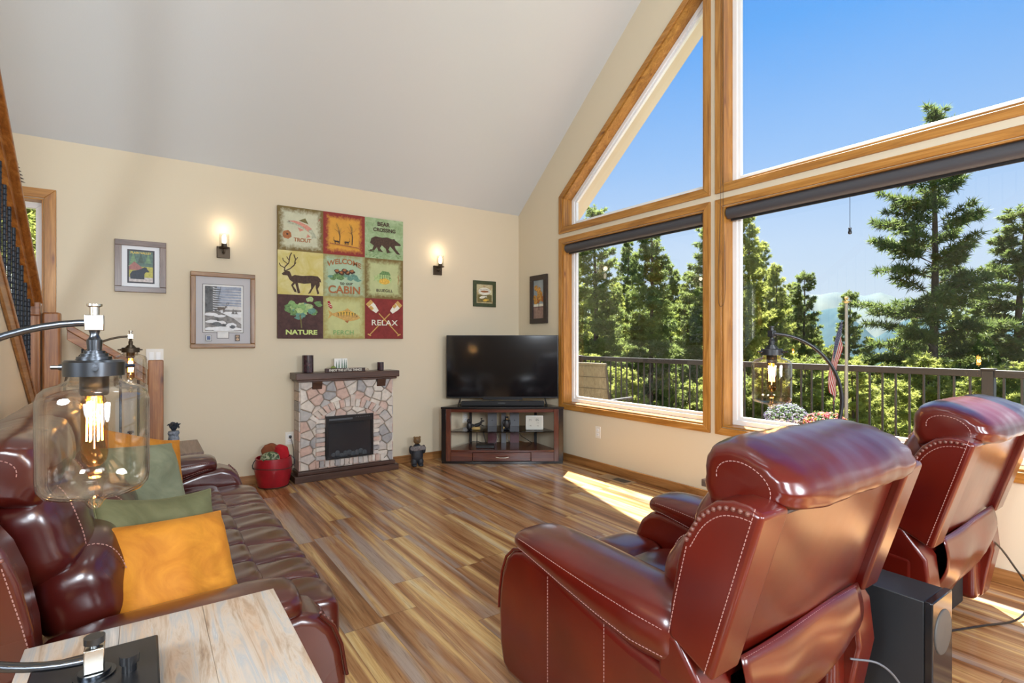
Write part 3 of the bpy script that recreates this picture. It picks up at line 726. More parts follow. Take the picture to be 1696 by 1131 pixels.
def arm(root, xc, s_, mat, half=.095, short=.03, dz=-.030, pshort=0):
    """one arm: body, pad, welt, lacing; s_ = outer side sign"""
    YS = lambda y: y*(1-short/.5) if y > 0 else y
    SIDE = [(YS(y), z+(dz if z > .3 else 0)) for y, z in SIDE0]
    a = MB().prism(SIDE, lambda u, v, q: (q, u, v), xc-half, xc+half).build('arm', mat, root, bevel=.030, seg=5)
    # pad
    st_ = [(-.37, .550, .055, .07), (-.33, .553, .090, .10), (-.22, .562, .100, .118), (-.08, .576, .088, .122), (.08, .594, .071, .122), (.22, .608, .056, .118), (.31, .614, .047, .112), (.375, .612, .042, .102), (.408, .606, .034, .085), (.418, .604, .02, .06)]
    st_ = [(YS(q[0])*(1-pshort if q[0] > 0 else 1), q[1]+dz, q[2], q[3]) for q in st_]
    rings = []
    ys = [q[0] for q in st_]
    N = 30
    for k in range(N+1):
        y = ys[0]+(ys[-1]-ys[0])*(.5-.5*math.cos(math.pi*k/N)); v = [np.interp(y, ys, [q[j] for q in st_]) for j in (1, 2, 3)]
        rings.append(se_ring((xc, y, v[0]), PX, PZ, v[2], v[1], 2.6, 32))
    pad = MB().loft(rings).build('arm_pad', mat, a, smooth=60)
    # seam halfway down the outside of the pad and the welt at its lower edge
    sm = MB()
    for side in (-1, 1):
        for frac, off in ((.35, .0), (-.45, .0)):
            sm = MB(); pts = []
            for k in range(2, 29):
                y = ys[0]+(ys[-1]-ys[0])*k/30; v = [np.interp(y, ys, [q[j] for q in st_]) for j in (1, 2, 3)]
                zz = frac; xx = (1-abs(zz)**2.6)**(1/2.6); pts.append((xc+side*(xx*v[2]+.0005), y, v[0]+zz*v[1]))
            dashes(sm, pts, .0013); sm.build('pad_stitching', STITCH, pad, smooth=0)
    wl = MB(); q = [p for p in SIDE if p[0] > .27 and p[1] > .2]
    xw = xc+s_*(half-.028)
    wl.tube([(xc+s_*(half-.010), y+.001, z+.001) for y, z in q], .0055, 8)
    wl.build('arm_welt', mat, a)
    lc = MB(); beads(lc, [(xc+s_*(half-.036), y+.002, z+.002) for y, z in q], .0058, .017); lc.build('arm_lacing', STUD, a)
    for y in (.17, -.10):
        ss = MB(); zt = np.interp(y, [-.41, 0, .34], [.44, .50, .55]); dashes(ss, [(xc+s_*(half+.0005), y, .07), (xc+s_*(half+.0005), y, zt)], .0013); ss.build('side_stitching', STITCH, a, smooth=0)
    return a
STUD = plain('lacing_leather', (.16, .06, .045), .35, coat=.3)
def wing(root, x0, x1, s_, mat):
    w = MB(); w.T = TB; w.prism(WING, lambda u, v, q: (q, u, v), x0, x1)
    o = w.build('back_wing', mat, root, bevel=.012, seg=3)
    xo = x1 if s_ > 0 else x0
    fr_ = [(u, v) for u, v in WING if v > .2 and u > .0]
    lc = MB(); lc.T = TB
    inner = [(u*.93-.004, v-.016) for u, v in smooth_path([(a_, b_, 0) for a_, b_ in fr_], 4) for _ in (0,)] if False else [(p[0]-.010, p[1]-.014) for p in smooth_path([(a_, b_, 0) for a_, b_ in fr_], 4)]
    beads(lc, [(xo+s_*.0015, u, v) for u, v in inner], .0062, .018); lc.build('wing_lacing', STUD, o)
    for ln in ([(xo+s_*.0012, p[0]-.024, p[1]-.026) for p in smooth_path([(a_, b_, 0) for a_, b_ in fr_], 4)], [(xo+s_*.0012, .010, v) for v in (-.02, .44)],
               [(xo+s_*.0012, .128, -.0), (xo+s_*.0012, .137, .1), (xo+s_*.0012, .146, .25)]):
        st_ = MB(); st_.T = TB; dashes(st_, ln, .0013); st_.build('wing_stitching', STITCH, o, smooth=0)
    return o
def head_roll(root, x0, x1, mat, seed=0, front=0.):
    rings = []; N = 44; cx, hx = (x0+x1)/2, (x1-x0)/2
    c0 = (.105, .442)
    for k in range(N+1):
        t = -math.cos(math.pi*k/N); e_ = max(0., 1-abs(t)**7); g = .60+.40*e_**.5 if abs(t) < 1 else .60
        pl = max(0, (abs(t)-.62)/.38)
        def mod(a, pl=pl, t=t): return g*(1-.085*pl*(1-abs(math.sin(a*6.5+seed+t*1.5)))**2+.008*math.sin(t*26+a*1.5+seed)*(1-pl)+.010*math.sin(a*5+t*6+seed)+.012*(1-pl)*math.sin(t*9+a*2+seed))
        x = cx+hx*t
        rg_ = se_ring((x, c0[0]+front, c0[1]), PY, PZ, .148, .082, 2.3, 40, mod)
        rings.append([(p_[0], p_[1], p_[2] if p_[2] > c0[1] else c0[1]+(p_[2]-c0[1])*(.52+1.45*max(0, min(1, (p_[1]-c0[0]-front+.06)/.14)))) for p_ in rg_])
    m = MB(); m.T = TB; o = m.loft(rings).build('head_roll', mat, root, smooth=60)
    for e_ in (-1, 1):
        s = MB(); s.T = TB; xx = cx+e_*(hx+.001); dashes(s, [(xx, c0[0]+front+.075*math.cos(a), c0[1]-.01+.05*math.sin(a)) for a in [q*.18 for q in range(-2, 20)]], .0013); s.build('roll_stitching', STITCH, o, smooth=0)
    return o
def back_cushions(root, x0, x1, mat, seed=0):
    cx, hx = (x0+x1)/2, (x1-x0)/2
    def fn(x, y, z): return x*(1+.012*math.sin(z*5+seed)), y*(1+.05*math.sin(x*7+seed)+.03*math.sin(z*9)), z
    m = MB(); m.T = TB; m.puff((cx, .165, .225), (hx*1.0, .105, .160), 3.2, 22, fn); o = m.build('upper_back_cushion', mat, root, smooth=60)
    m = MB(); m.T = TB; m.puff((cx, .205, .025), (hx*1.0, .125, .150), 3.0, 22, fn); o2 = m.build('lumbar_cushion', mat, root, smooth=60)
    for c_, hy, hz, oo in (((cx, .165, .235), .105, .165, o), ((cx, .205, .025), .125, .150, o2)):
        for xf in (-.72, .72):
            for sgn in (1,):
                s = MB(); s.T = TB; pts = []
                for q in range(-9, 10):
                    v = q/10.; nn = 3.1; L = max(0, 1-abs(xf)**nn-abs(v)**nn)**(1/nn); pts.append((c_[0]+xf*hx, c_[1]+L*hy*1.03+.001, c_[2]+v*hz))
                dashes(s, pts, .0014); s.build('cushion_stitching', STITCH, oo, smooth=0)
def seat_rows(root, x0, x1, nch, mat):
    cw_ = (x1-x0)/nch
    def fold(x, y, z): return x, y, z+.03*math.sin(x*5)*(1-abs(y))
    m = MB(); m.puff(((x0+x1)/2, -.10, .385), ((x1-x0)/2, .21, .095), 5, 18, fold); m.build('seat_cushion', mat, root, smooth=60)
    for nm, yc, hy, zc, hz in (('seat_channel', .125, .112, .372, .098), ('front_roll', .310, .130, .335, .115)):
        for k in range(nch):
            xa = x0+cw_*k
            def fn(x, y, z, k=k): return x, y, z+.025*math.sin(x*6+k*1.7+y*3)-(.16*max(0, y)**2 if nm == 'front_roll' else 0)
            o = MB().puff((xa+cw_/2, yc, zc), (cw_/2*1.03, hy, hz), 6.5, 18, fn).build(nm, mat, root, smooth=60)
            if k:
                s = MB(); pts = []
                for q in range(-9, 10):
                    v = q/10.; n_ = 6.5; xf = .965; L = max(0, 1-xf**n_-abs(v)**n_)**(1/n_) if 1-xf**n_-abs(v)**n_ > 0 else 0
                    if L > 0: pts.append((xa, yc+v*hy, zc+L*hz+.007-(.16*max(0, v)**2*hz if nm == 'front_roll' else 0)))
                if len(pts) > 2: dashes(s, pts, .0013); s.build('stitching', STITCH, o, smooth=0)
FRAMEB = plain('black_dust_cloth', (.012, .010, .010), .8)
def recliner(label, loc, rz, cat='recliner'):
    r = thing('recliner', label, cat, loc, rz, 'matching burgundy recliners by the window')
    arm(r, -.375, -1, LEATHER); arm(r, .375, 1, LEATHER)
    wing(r, -.470, -.352, -1, LEATHER); wing(r, .352, .470, 1, LEATHER)
    head_roll(r, -.372, .372, LEATHER); back_cushions(r, -.345, .345, LEATHER)
    # rear panel of the back, slightly domed
    n = 14; m = MB(); m.T = TB; rows = []
    vs = []; fs = []
    for i in range(n+1):
        for j in range(n+1):
            u = -1+2*i/n; v = j/n; vs.append((u*.349, +.016-.012*(1-u*u)*math.sin(math.pi*min(1, v*1.05))-.003*math.sin(u*3+v*7)*(1-abs(u)), -.10+.51*v))
    for i in range(n):
        for j in range(n): a = i*(n+1)+j; fs.append((a, a+n+1, a+n+2, a+1))
    b0 = len(vs); vs += [(x, y+.03, z) for x, y, z in vs[:b0]]
    fs += [tuple(reversed([b0+i for i in f])) for f in fs[:n*n]]
    edge = [i*(n+1) for i in range(n+1)]+[n*(n+1)+j for j in range(1, n+1)]+[i*(n+1)+n for i in range(n-1, -1, -1)]+[j for j in range(n-1, 0, -1)]
    for k in range(len(edge)): a, c = edge[k], edge[(k+1) % len(edge)]; fs.append((a, c, b0+c, b0+a))
    m.add(vs, fs); rp = m.build('rear_panel', LEATHER, r, smooth=60)
    tr_ = MB(); tr_.T = TB; tr_.tube([(-.345, .010, .402), (.345, .010, .402)], .007, 8); tr_.build('zip_seam', plain('dark_zip', (.05, .04, .045), .4), rp)
    # loose leather flap over the mechanism
    def flap_pt(u, v):    # u across -1..1, v down 0..1
        wdt = .335*(1-.10*v*v); z = .515-.40*v+.01*math.sin(u*2)
        y = -.455-.035*math.sin(math.pi*min(1, v*1.2))+.12*v*v+.016*math.sin(u*6+v*3)*v
        if v > .8: z -= .05*(1-u*u)*(v-.8)
        cz = .06*u*u*v
        return (u*wdt, y, z+cz)
    vs = []; fs = []; A, B_ = 20, 12
    for i in range(A+1):
        for j in range(B_+1): vs.append(flap_pt(-1+2*i/A, j/B_))
    for i in range(A):
        for j in range(B_): a = i*(B_+1)+j; fs.append((a, a+B_+1, a+B_+2, a+1))
    fo = MB().add(vs, fs).build('rear_flap', LEATHER, r, smooth=60); q = fo.modifiers.new('t', 'SOLIDIFY'); q.thickness = .004
    dd = MB(); dashes(dd, [(x, y-.003, z) for x, y, z in [flap_pt(-.97+1.94*k/30, .02) for k in range(31)]], .0013); dd.build('flap_stitching', STITCH, fo, smooth=0)
    # lower rear corner panels
    for s_ in (-1, 1):
        xa, xb = sorted((s_*.468, s_*.350))
        MB().prism([(-.415, .06), (-.30, .06), (-.30, .55), (-.36, .55), (-.445, .44), (-.46, .30)], lambda u, v, q: (q, u, v), xa, xb).build('corner_panel', LEATHER, r, bevel=.012, seg=3)
    MB().box(-.29, .29, -.36, .40, .03, .30).build('base_frame', FRAMEB, r, bevel=.01)
    def pillowy(x, y, z): return x, y, z+.04*math.sin(x*4+1)*math.cos(y*3)+.02*math.sin(x*9+y*5)
    MB().puff((0, -.02, .385), (.285, .29, .085), 4, 24, pillowy).build('seat_cushion', LEATHER, r, smooth=60)
    fr_ = MB()
    for s_ in (-1, 1):
        MB().puff((s_*.137, .395, .345), (.142, .135, .105), 4.2, 18, lambda x, y, z: (x, y, z-.18*max(0, y)**2)).build('front_roll', LEATHER, r, smooth=60)
    MB().box(-.272, .272, .44, .50, .06, .27).build('footrest', LEATHER, r, bevel=.025, seg=4)
    return r
rec1 = recliner('burgundy leather recliner nearest the viewer, seen from behind in front of the subwoofer', (1.60, 1.25, 0), math.radians(0))
rec2 = copy_tree(rec1); rec2.location = (3.045, 1.25, 0); rec2.rotation_euler = (0, 0, 0); rec2['label'] = 'burgundy leather recliner against the window at the right edge, tilted back behind the subwoofer'

# three-seat reclining sofa facing +X
sofa = thing('reclining_sofa', 'long brown-burgundy leather reclining sofa with laced arms along the stair wall', 'sofa', (.125, 2.74, 0), -math.pi/2)
arm(sofa, 1.0, 1, LEATHER_B, short=.12, dz=-.080, pshort=.16); arm(sofa, -.985, -1, LEATHER_B, short=.12, dz=-.035, pshort=.26)
wing(sofa, .962, 1.08, 1, LEATHER_B); wing(sofa, -1.08, -.962, -1, LEATHER_B)
for k in range(3):
    xa = -.885+k*.59
    head_roll(sofa, xa-.02, xa+.61, LEATHER_B, k*1.7, .02); back_cushions(sofa, xa, xa+.59, LEATHER_B, k*2.3)
seat_rows(sofa, -.885, .885, 8, LEATHER_B)
m = MB(); m.T = TB; m.box(-.96, .96, -.005, .05, -.10, .43); m.build('rear_panel', LEATHER_B, sofa, bevel=.015)
MB().box(-.88, .88, -.38, .36, .03, .30).build('base_frame', FRAMEB, sofa)
MB().box(-.884, .884, .36, .425, .055, .26).build('footrest', LEATHER_B, sofa, bevel=.025, seg=4)

# cushions
def velvet(name, c, hi):
    m, nt, b_ = newmat(name)
    o = ramp(nt, noise_tex(nt, coords(nt), 9, 5, .6, 1.0), [(.32, c), (.7, hi)]); nt.links.new(o, b_.inputs['Base Color'])
    b_.inputs['Roughness'].default_value = .75; b_.inputs['Sheen Weight'].default_value = .3; b_.inputs['Sheen Roughness'].default_value = .4; b_.inputs['Sheen Tint'].default_value = (*hi, 1)
    bump(nt, b_, noise_tex(nt, coords(nt), 14, 4, .6), .25, .01); return m
ORANGE = velvet('orange_velvet', (.42, .135, .003), (.62, .245, .015)); OLIVE = velvet('olive_velvet', (.105, .108, .042), (.17, .165, .075)); SAGE = velvet('sage_velvet', (.15, .165, .095), (.235, .245, .15))
def pillow(label, mat, loc, rot, w=.42, h=.42, t=.13, seed=0., group=None):
    N = 30; vs = []; fs = []
    def P(u, v, sg):
        e_ = max(0, (1-u**4)*(1-v**4)); th = sg*t/2*e_**.55
        cx = u*w/2*(1-.075*(1-v*v)*abs(u)**3); cy = v*h/2*(1-.075*(1-u*u)*abs(v)**3)
        nz = noise.noise(Vector((u*2+seed, v*2, seed)))*.022+noise.noise(Vector((u*5+seed, v*5, seed+3)))*.007
        return (cx, cy, th+nz*e_*(1 if sg > 0 else .6)+.02*math.sin(u*2+seed))
    for sg in (1, -1):
        b0 = len(vs)
        for i in range(N+1):
            for j in range(N+1):
                u = math.sin(math.pi/2*(-1+2*i/N)); v = math.sin(math.pi/2*(-1+2*j/N)); vs.append(P(u, v, sg))
        for i in range(N):
            for j in range(N):
                a = b0+i*(N+1)+j; f = (a, a+N+1, a+N+2, a+1); fs.append(f if sg > 0 else tuple(reversed(f)))
    o = MB().add(vs, fs).build('throw_pillow', mat, smooth=70); o.location = loc; o.rotation_euler = rot
    bm_ = MB(); ed = [P(math.sin(math.pi/2*(-1+2*k/N)), -1, 1) for k in range(N)]+[P(1, math.sin(math.pi/2*(-1+2*k/N)), 1) for k in range(N)]+[P(math.sin(math.pi/2*(1-2*k/N)), 1, 1) for k in range(N)]+[P(-1, math.sin(math.pi/2*(1-2*k/N)), 1) for k in range(N)]
    bm_.tube(ed, .0035, 6, True).build('piping', mat, o)
    return tag(o, label, 'pillow', group)
def stand_rot(yaw, lean, roll=0.):
    """pillow plane upright, face normal pointing along yaw, leaned back"""
    return (Matrix.Rotation(yaw, 4, 'Z') @ Matrix.Rotation(math.pi/2-lean, 4, 'X') @ Matrix.Rotation(roll, 4, 'Z')).to_euler()
pillow('bright orange velvet pillow leaning on the near arm of the sofa', ORANGE, (.085, 1.995, .555), stand_rot(math.radians(30), math.radians(33), math.radians(-9)), .375, .42, .15, 1.3)
pillow('dark olive pillow directly behind the near orange pillow', OLIVE, (.050, 2.16, .600), stand_rot(math.radians(30), math.radians(28), math.radians(-9)), .40, .41, .12, 4.1)
pillow('large sage green pillow leaning on the sofa back in front of another orange one', SAGE, (-.01, 2.93, .655), stand_rot(math.radians(42), math.radians(26), math.radians(-8)), .41, .41, .13, 7.7)
pillow('orange pillow mostly hidden behind the sage green one', ORANGE, (.010, 3.08, .675), stand_rot(math.radians(42), math.radians(24), math.radians(-16)), .41, .41, .11, 9.2)

# ================================================================== end tables
def mk_reclaimed():
    m, nt, b_ = newmat('weathered_plank_top')
    v = coords(nt, (26, 2.2, 26)); f = noise_tex(nt, v, 1.2, 6, .7, 1.0)
    o = ramp(nt, f, [(.25, (.16, .09, .055)), (.38, (.34, .25, .17)), (.5, (.46, .38, .30)), (.60, (.33, .33, .32)), (.72, (.55, .50, .44))])
    w = ramp(nt, noise_tex(nt, coords(nt, (3.2, 1.1, 3)), 2.3, 3, .5, .5), [(.45, (1, 1, 1)), (.62, (1.0, .74, .50))])
    mx = nt.nodes.new('ShaderNodeMix'); mx.data_type = 'RGBA'; mx.blend_type = 'MULTIPLY'; mx.inputs['Factor'].default_value = .75
    nt.links.new(o, mx.inputs['A']); nt.links.new(w, mx.inputs['B']); nt.links.new(mx.outputs['Result'], b_.inputs['Base Color'])
    b_.inputs['Roughness'].default_value = .5; bump(nt, b_, f, .25, .004); return m
RECL = mk_reclaimed(); TLEG = plain('white_washed_wood', (.55, .50, .45), .6, var=.2); DARKTOP = wood('brown_table_top', (.12, .07, .045), (.20, .125, .09), (.28, .19, .14), 'y', rough=.4, knots=False)
def end_table(label, x0, x1, y0, y1, h, top, group=None):
    t = thing('end_table', label, 'end table', ((x0+x1)/2, (y0+y1)/2, 0), 0, group)
    w2, d2 = (x1-x0)/2, (y1-y0)/2; n = 3
    tp = MB()
    for k in range(n): tp.box(-w2+2*w2*k/n+.0001, -w2+2*w2*(k+1)/n-.0001, -d2, d2, h-.035, h)
    tp.build('table_top', top, t, bevel=.0012)
    MB().box(-w2+.035, w2-.035, -d2+.035, d2-.035, h-.10, h-.0355).build('apron', TLEG, t, bevel=.002)
    for sx_ in (-1, 1):
        for sy in (-1, 1): MB().box(sx_*(w2-.05)-.022, sx_*(w2-.05)+.022, sy*(d2-.05)-.022, sy*(d2-.05)+.022, 0, h-.1002).build('leg', TLEG, t, bevel=.003)
    MB().box(-w2+.075, w2-.075, -d2+.075, d2-.075, .16, .18).build('shelf', TLEG, t, bevel=.002)
    return t
end_table('end table with a weathered plank top at the near arm of the sofa', -.225, .300, 1.02, 1.622, .62, RECL)
end_table('end table with a brown top just beyond the far arm of the sofa', -.24, .31, 3.905, 4.42, .615, DARKTOP)
end_table('narrow dark end table between the two recliners', 2.325, 2.555, 1.30, 1.67, .62, DARKTOP)
# small dark figurine on the far table
t = thing('knit_doll_figurine', 'small figurine with shaggy black top and grey striped body on the far end table', 'figurine', (.155, 4.13, .6155))
bd = MB().lathe([(.03, 0), (.034, .01), (.028, .04), (.033, .06), (.027, .085), (.034, .10), (.03, .115), (0, .12)], 20); bd.build('body', plain('grey_stripe_knit', (.16, .18, .21), .8, var=.6, vs=70, bmp=.6), t)
hr = MB(); rr = random.Random(3)
for k in range(46):
    a = rr.uniform(0, 6.28); r_ = rr.uniform(.01, .045); hr.tube([(0, 0, .115), (r_*.7*math.cos(a), r_*.7*math.sin(a), .15+rr.uniform(0, .02)), (r_*math.cos(a), r_*math.sin(a), .13+rr.uniform(0, .03))], [.008, .007, .003], 5)
hr.build('shaggy_top', plain('shaggy_black', (.012, .016, .024), .7), t)

# ================================================================== arc lamps
BULBG = mk_glass('amber_bulb_glass', (.95, .72, .42), 0., 1.4)
FIL = plain('glowing_filament', (1, .6, .2), .4, emit=(1, .62, .24), es=42)
def arc_lamp(label, x, y, z0, ang, metal, blockm, glass, power):
    t = thing('arc_table_lamp', label, 'lamp', (x, y, z0+.0005), 0, 'arc table lamps with glass jar shades')
    bs = MB().box(-.104, .104, -.104, .104, 0, .056).build('base', BLACKP, t, bevel=.004)
    MB().lathe([(.012, .056), (.012, .072), (.016, .072), (.016, .088), (0, .088)], 16, (.055, -.02, 0)).build('switch_knob', BLACKP, bs)
    MB().lathe([(.034, .056), (.034, .060), (.026, .0605), (.026, .066), (0, .066)], 24).build('washer', metal, bs)
    MB().box(-.016, .016, -.016, .016, .0662, .112).build('lower_clamp', blockm, t, bevel=.002)
    MB().lathe([(.008, .112), (.008, .119), (.017, .119), (.017, .131), (0, .131)], 18).build('clamp_knob', metal, t)
    R = .323; zc = .412; dx, dy = math.cos(ang), math.sin(ang)
    pts = []
    for k in range(41):
        a = -math.pi/2+math.pi*k/40; pts.append((dx*(R*math.cos(a)), dy*(R*math.cos(a)), zc+R*math.sin(a)))
    A = Vector((-dy, dx, 0)); rings = []
    for k in range(41):
        a = -math.pi/2+math.pi*k/40; rad = Vector((dx*math.cos(a), dy*math.cos(a), math.sin(a)))
        rings.append(se_ring(pts[k], A, rad, .010, .0065, 4, 12))
    MB().loft(rings).build('arc_arm', metal, t, smooth=50)
    zt = zc+R
    MB().box(-.015, .015, -.013, .013, zt-.015, zt+.015).build('upper_clamp', blockm, t, bevel=.0015)
    MB().lathe([(.008, zt+.015), (.008, zt+.030), (.0125, zt+.032), (.0125, zt+.036), (0, zt+.036)], 18).build('finial', blockm, t)
    z = zt-.015
    MB().lathe([(.0, z-.056), (.028, z-.056), (.028, z-.050), (.022, z-.0498), (.022, z-.044), (.017, z-.0438), (.017, z-.039), (.0115, z-.0385), (.0125, z-.018), (.010, z-.016), (.007, z-.008), (.009, z)], 28).build('stem', metal, t)
    zc1 = z-.0565
    cp = MB().lathe([(.040, zc1-.030), (.048, zc1-.030), (.0485, zc1-.004), (.045, zc1), (0, zc1)], 40).build('shade_cap', metal, t)
    for k in range(3):
        a = .6+k*2.094; MB().cyl((.046*math.cos(a), .046*math.sin(a), zc1-.014), (.060*math.cos(a), .060*math.sin(a), zc1-.014), .006, n=12).cyl((.060*math.cos(a), .060*math.sin(a), zc1-.014), (.074*math.cos(a), .074*math.sin(a), zc1-.014), .004, n=10).build('thumb_screw', metal, cp)
    zg = zc1-.006
    prof_ = [(.038, 0), (.038, -.022), (.041, -.032), (.056, -.040), (.074, -.046), (.084, -.056), (.088, -.072), (.088, -.218), (.086, -.234), (.077, -.246), (.050, -.253), (.024, -.259), (.015, -.267), (.008, -.279), (.0, -.282)]
    MB().lathe([(max(r_-.0018, 0) if i else r_-.0018, q) for i, (r_, q) in enumerate(prof_)][:0]+[(r_, q) for r_, q in reversed(prof_)]+[(max(0, r_-.003), q+(.003 if q < -.2 else 0)) for r_, q in prof_], 56, (0, 0, zg)).build('glass_jar', glass, t, smooth=60)
    MB().lathe([(.0, -.062), (.021, -.062), (.023, -.058), (.023, 0), (0, 0)], 24, (0, 0, zg)).build('socket', metal, t)
    bl = MB().lathe([(.0, -.200), (.010, -.198), (.019, -.188), (.0215, -.175), (.0215, -.085), (.017, -.068), (.013, -.0625), (.0, -.0625)], 28, (0, 0, zg)).build('bulb', BULBG, t, smooth=60)
    fl = MB()
    for k in range(6):
        a = k*math.pi/3; ca, sa = math.cos(a), math.sin(a); fl.tube([(.011*ca, .011*sa, zg-.080), (.012*ca, .012*sa, zg-.150)], .0016, 6)
    fl.tube([(0, 0, zg-.065), (0, 0, zg-.165)], .0010, 5); fl.build('filament', FIL, bl)
    d = bpy.data.lights.new('filament_light', 'POINT'); d.energy = power; d.color = (1, .68, .36); d.shadow_soft_size = .014
    l = bpy.data.objects.new('filament_light', d); link(l, t); l.location = (0, 0, zg-.115)
    return t
arc_lamp('arc lamp with a large glass jar shade nearest the viewer, on the weathered end table', -.080, 1.30, .62, math.pi, GUNM, CHROME, mk_glass('jar_glass', (.985, .975, .955), 0., 1.75), 2.2)
arc_lamp('arc lamp with a glass jar shade on the end table beyond the sofa', -.075, 4.17, .615, math.pi, BRONZE, CHROME, mk_glass('jar_glass_far', (.985, .975, .955), 0., 1.75), 3)
arc_lamp('black arc lamp with an amber glass jar shade between the recliners before the window', 2.455, 1.375, .62, math.radians(-38), BLACKM, BLACKM, JARG, 2)

# ================================================================== subwoofer and cables
t = thing('subwoofer', 'black box subwoofer on the floor between the two recliners', 'speaker', (2.305, .87, 0))
SATB = plain('satin_black_vinyl', (.022, .024, .027), .42)
MB().box(-.093, .093, -.172, .19, .015, .42).build('cabinet', SATB, t, bevel=.003)
MB().box(-.095, .095, -.198, -.1725, .010, .423).build('front_baffle', plain('gloss_front', (.05, .05, .055), .14, .75), t, bevel=.004)
dv = MB(); dv.T = Matrix.Translation((0, -.199, .30)) @ Matrix.Rotation(math.pi/2, 4, 'X')
dv.lathe([(.0, .001), (.070, .004), (.076, .002), (.078, -.002), (.0, -.002)], 40); dv.build('driver_grille', plain('speaker_grille', (.09, .085, .08), .6, .3), t)
for s_ in (-1, 1):
    for yy in (-.16, .16): MB().cyl((s_*.07, yy, 0), (s_*.07, yy, .016), .014, n=12).build('rubber_foot', BLACKP, t)
def cord(parent, pts, r, mat):
    o0 = parent.location; MB().tube(smooth_path([(x-o0[0], y-o0[1], z-o0[2]) for x, y, z in pts], 8), r, 8).build('power_cord', mat, parent)
cord(rec2, [(3.30, .86, .36), (3.42, .80, .34), (3.50, .74, .22), (3.50, .68, .10), (3.38, .70, .012), (3.18, .78, .006), (3.0, .85, .006)], .0045, BLACKP)
cord(rec1, [(1.90, .80, .28), (1.965, .74, .27), (2.02, .70, .20), (2.03, .67, .08), (2.02, .62, .006), (2.10, .55, .006)], .0035, plain('grey_cord', (.12, .12, .13), .4))

# ================================================================== stairs at the left
SLW = lambda y: 1.30-.74*(y-4.2)
wb = MB(); wb.prism([(1.3, 0), (4.86, 0), (4.86, SLW(4.86)-.03), (1.3, min(3.4, SLW(1.3)-.03))], lambda u, v, a: (a, u, v), -.69, -.61)
struct(wb.build('wall_stair', WALLP, smooth=0))
def slope_board(mb, x0, x1, ya, yb, zf, lo, hi):
    mb.prism([(ya, zf(ya)+lo), (yb, zf(yb)+lo), (yb, zf(yb)+hi), (ya, zf(ya)+hi)], lambda u, v, a: (a, u, v), x0, x1)
struct(_o := (lambda m: (slope_board(m, -.710, -.585, 1.3, 4.87, SLW, -.03, .012), m)[1])(MB()).build('trim_2', STAIRW['y'], bevel=.005))
struct((lambda m: (slope_board(m, -.609, -.592, 1.3, 4.87, SLW, -.14, -.03), m)[1])(MB()).build('trim_3', BASEW['y'], bevel=.004))
t = thing('stair_railing', 'wooden stair railing with black iron balusters going up along the left wall', 'railing', (-.645, 4.4, 0))
RLZ = lambda y: 2.035-.785*(y)          # local y
m = MB(); slope_board(m, -.058, .058, -3.0, .53, RLZ, -.038, .0); m.build('handrail', RAILW['y'], t, bevel=.006)
m = MB(); slope_board(m, -.022, .022, -3.0, .53, RLZ, -.115, -.0385); m.build('sub_rail', RAILW['y'], t, bevel=.004)
for k in range(25):
    y = .40-.125*k
    rb = MB()
    z0, z1 = SLW(4.4+y)+.0125, RLZ(y)-.116
    rb.cyl((0, y, z0), (0, y, z1), .009, n=8)
    zz = z0+.04
    while zz < z1-.02 and k < 14: rb.lathe([(.009, 0), (.012, .004), (.009, .008)], 8, (0, y, zz)); zz += .032
    rb.build('baluster', plain('blue_black_iron', (.012, .018, .028), .45, .2) if k == 0 else bpy.data.materials['blue_black_iron'], t, smooth=50)
lp = MB().box(-.075, .045, .50, .60, .36, 1.575).build('newel_post', STAIRW['z'], t, bevel=.006)
MB().box(-.05, .05, .46, .499, 1.50, 1.59).build('bracket', STAIRW['x'], lp, bevel=.004)
lp = MB().box(.052, .150, .52, .62, .36, 1.525).build('newel_post', STAIRW['z'], t, bevel=.014)
t = thing('landing_railing', 'short lower railing slanting down from the landing to a wooden post by the end wall', 'railing', (.07, 4.93, 0))
MB().box(-.05, .048, -.048, .048, 0, 1.175).build('newel_post', STAIRW['z'], t, bevel=.006)
m = MB(); m.prism([(-.527, 1.40), (-.051, 1.055), (-.051, 1.105), (-.527, 1.45)], lambda u, v, a: (u, a, v), -.045, .045); m.build('handrail', STAIRW['x'], t, bevel=.005)
m = MB(); m.prism([(-.527, 1.33), (-.051, .985), (-.051, 1.054), (-.527, 1.399)], lambda u, v, a: (u, a, v), -.02, .02); m.build('sub_rail', STAIRW['x'], t, bevel=.003)
for k in range(4):
    x = -.44+.11*k; MB().cyl((x, 0, .38-.0), (x, 0, 1.33-(x+.527)*.725-.002), .009, n=8).build('baluster', bpy.data.materials['blue_black_iron'], t)
struct(MB().box(-1.9, -.40, 4.87, WY-.001, .0, .36).build('floor_landing', STAIRW['x'], bevel=.006))
struct(MB().box(-.399, -.16, 4.90, WY-.001, .0, .24).build('floor_step', STAIRW['x'], bevel=.006))
struct(MB().box(-.159, .02, 4.99, WY-.001, .0, .12).build('floor_step', STAIRW['x'], bevel=.006))
# wall silhouette of a fir above the small window
pts = []
import itertools
L_ = []; R_ = []
for k in range(9):
    z = .24*(1-k/9); w_ = .012+.075*(k/9)**.8
    L_.append((-w_*.45, z)); L_.append((-w_, z-.022)); R_.append((w_*.45, z)); R_.append((w_, z-.022))
poly = [(0, .265)]+R_+[(.014, .01), (.014, -.02), (-.014, -.02), (-.014, .01)]+list(reversed(L_))
tag(MB().prism(poly, lambda u, v, a: (u, a, v), -.006, .0).build('metal_fir_silhouette', plain('brown_metal', (.07, .045, .03), .5, .4), loc=(-.825, WY-.001, 2.515)), 'brown metal fir tree silhouette on the end wall above the stair window', 'wall art')

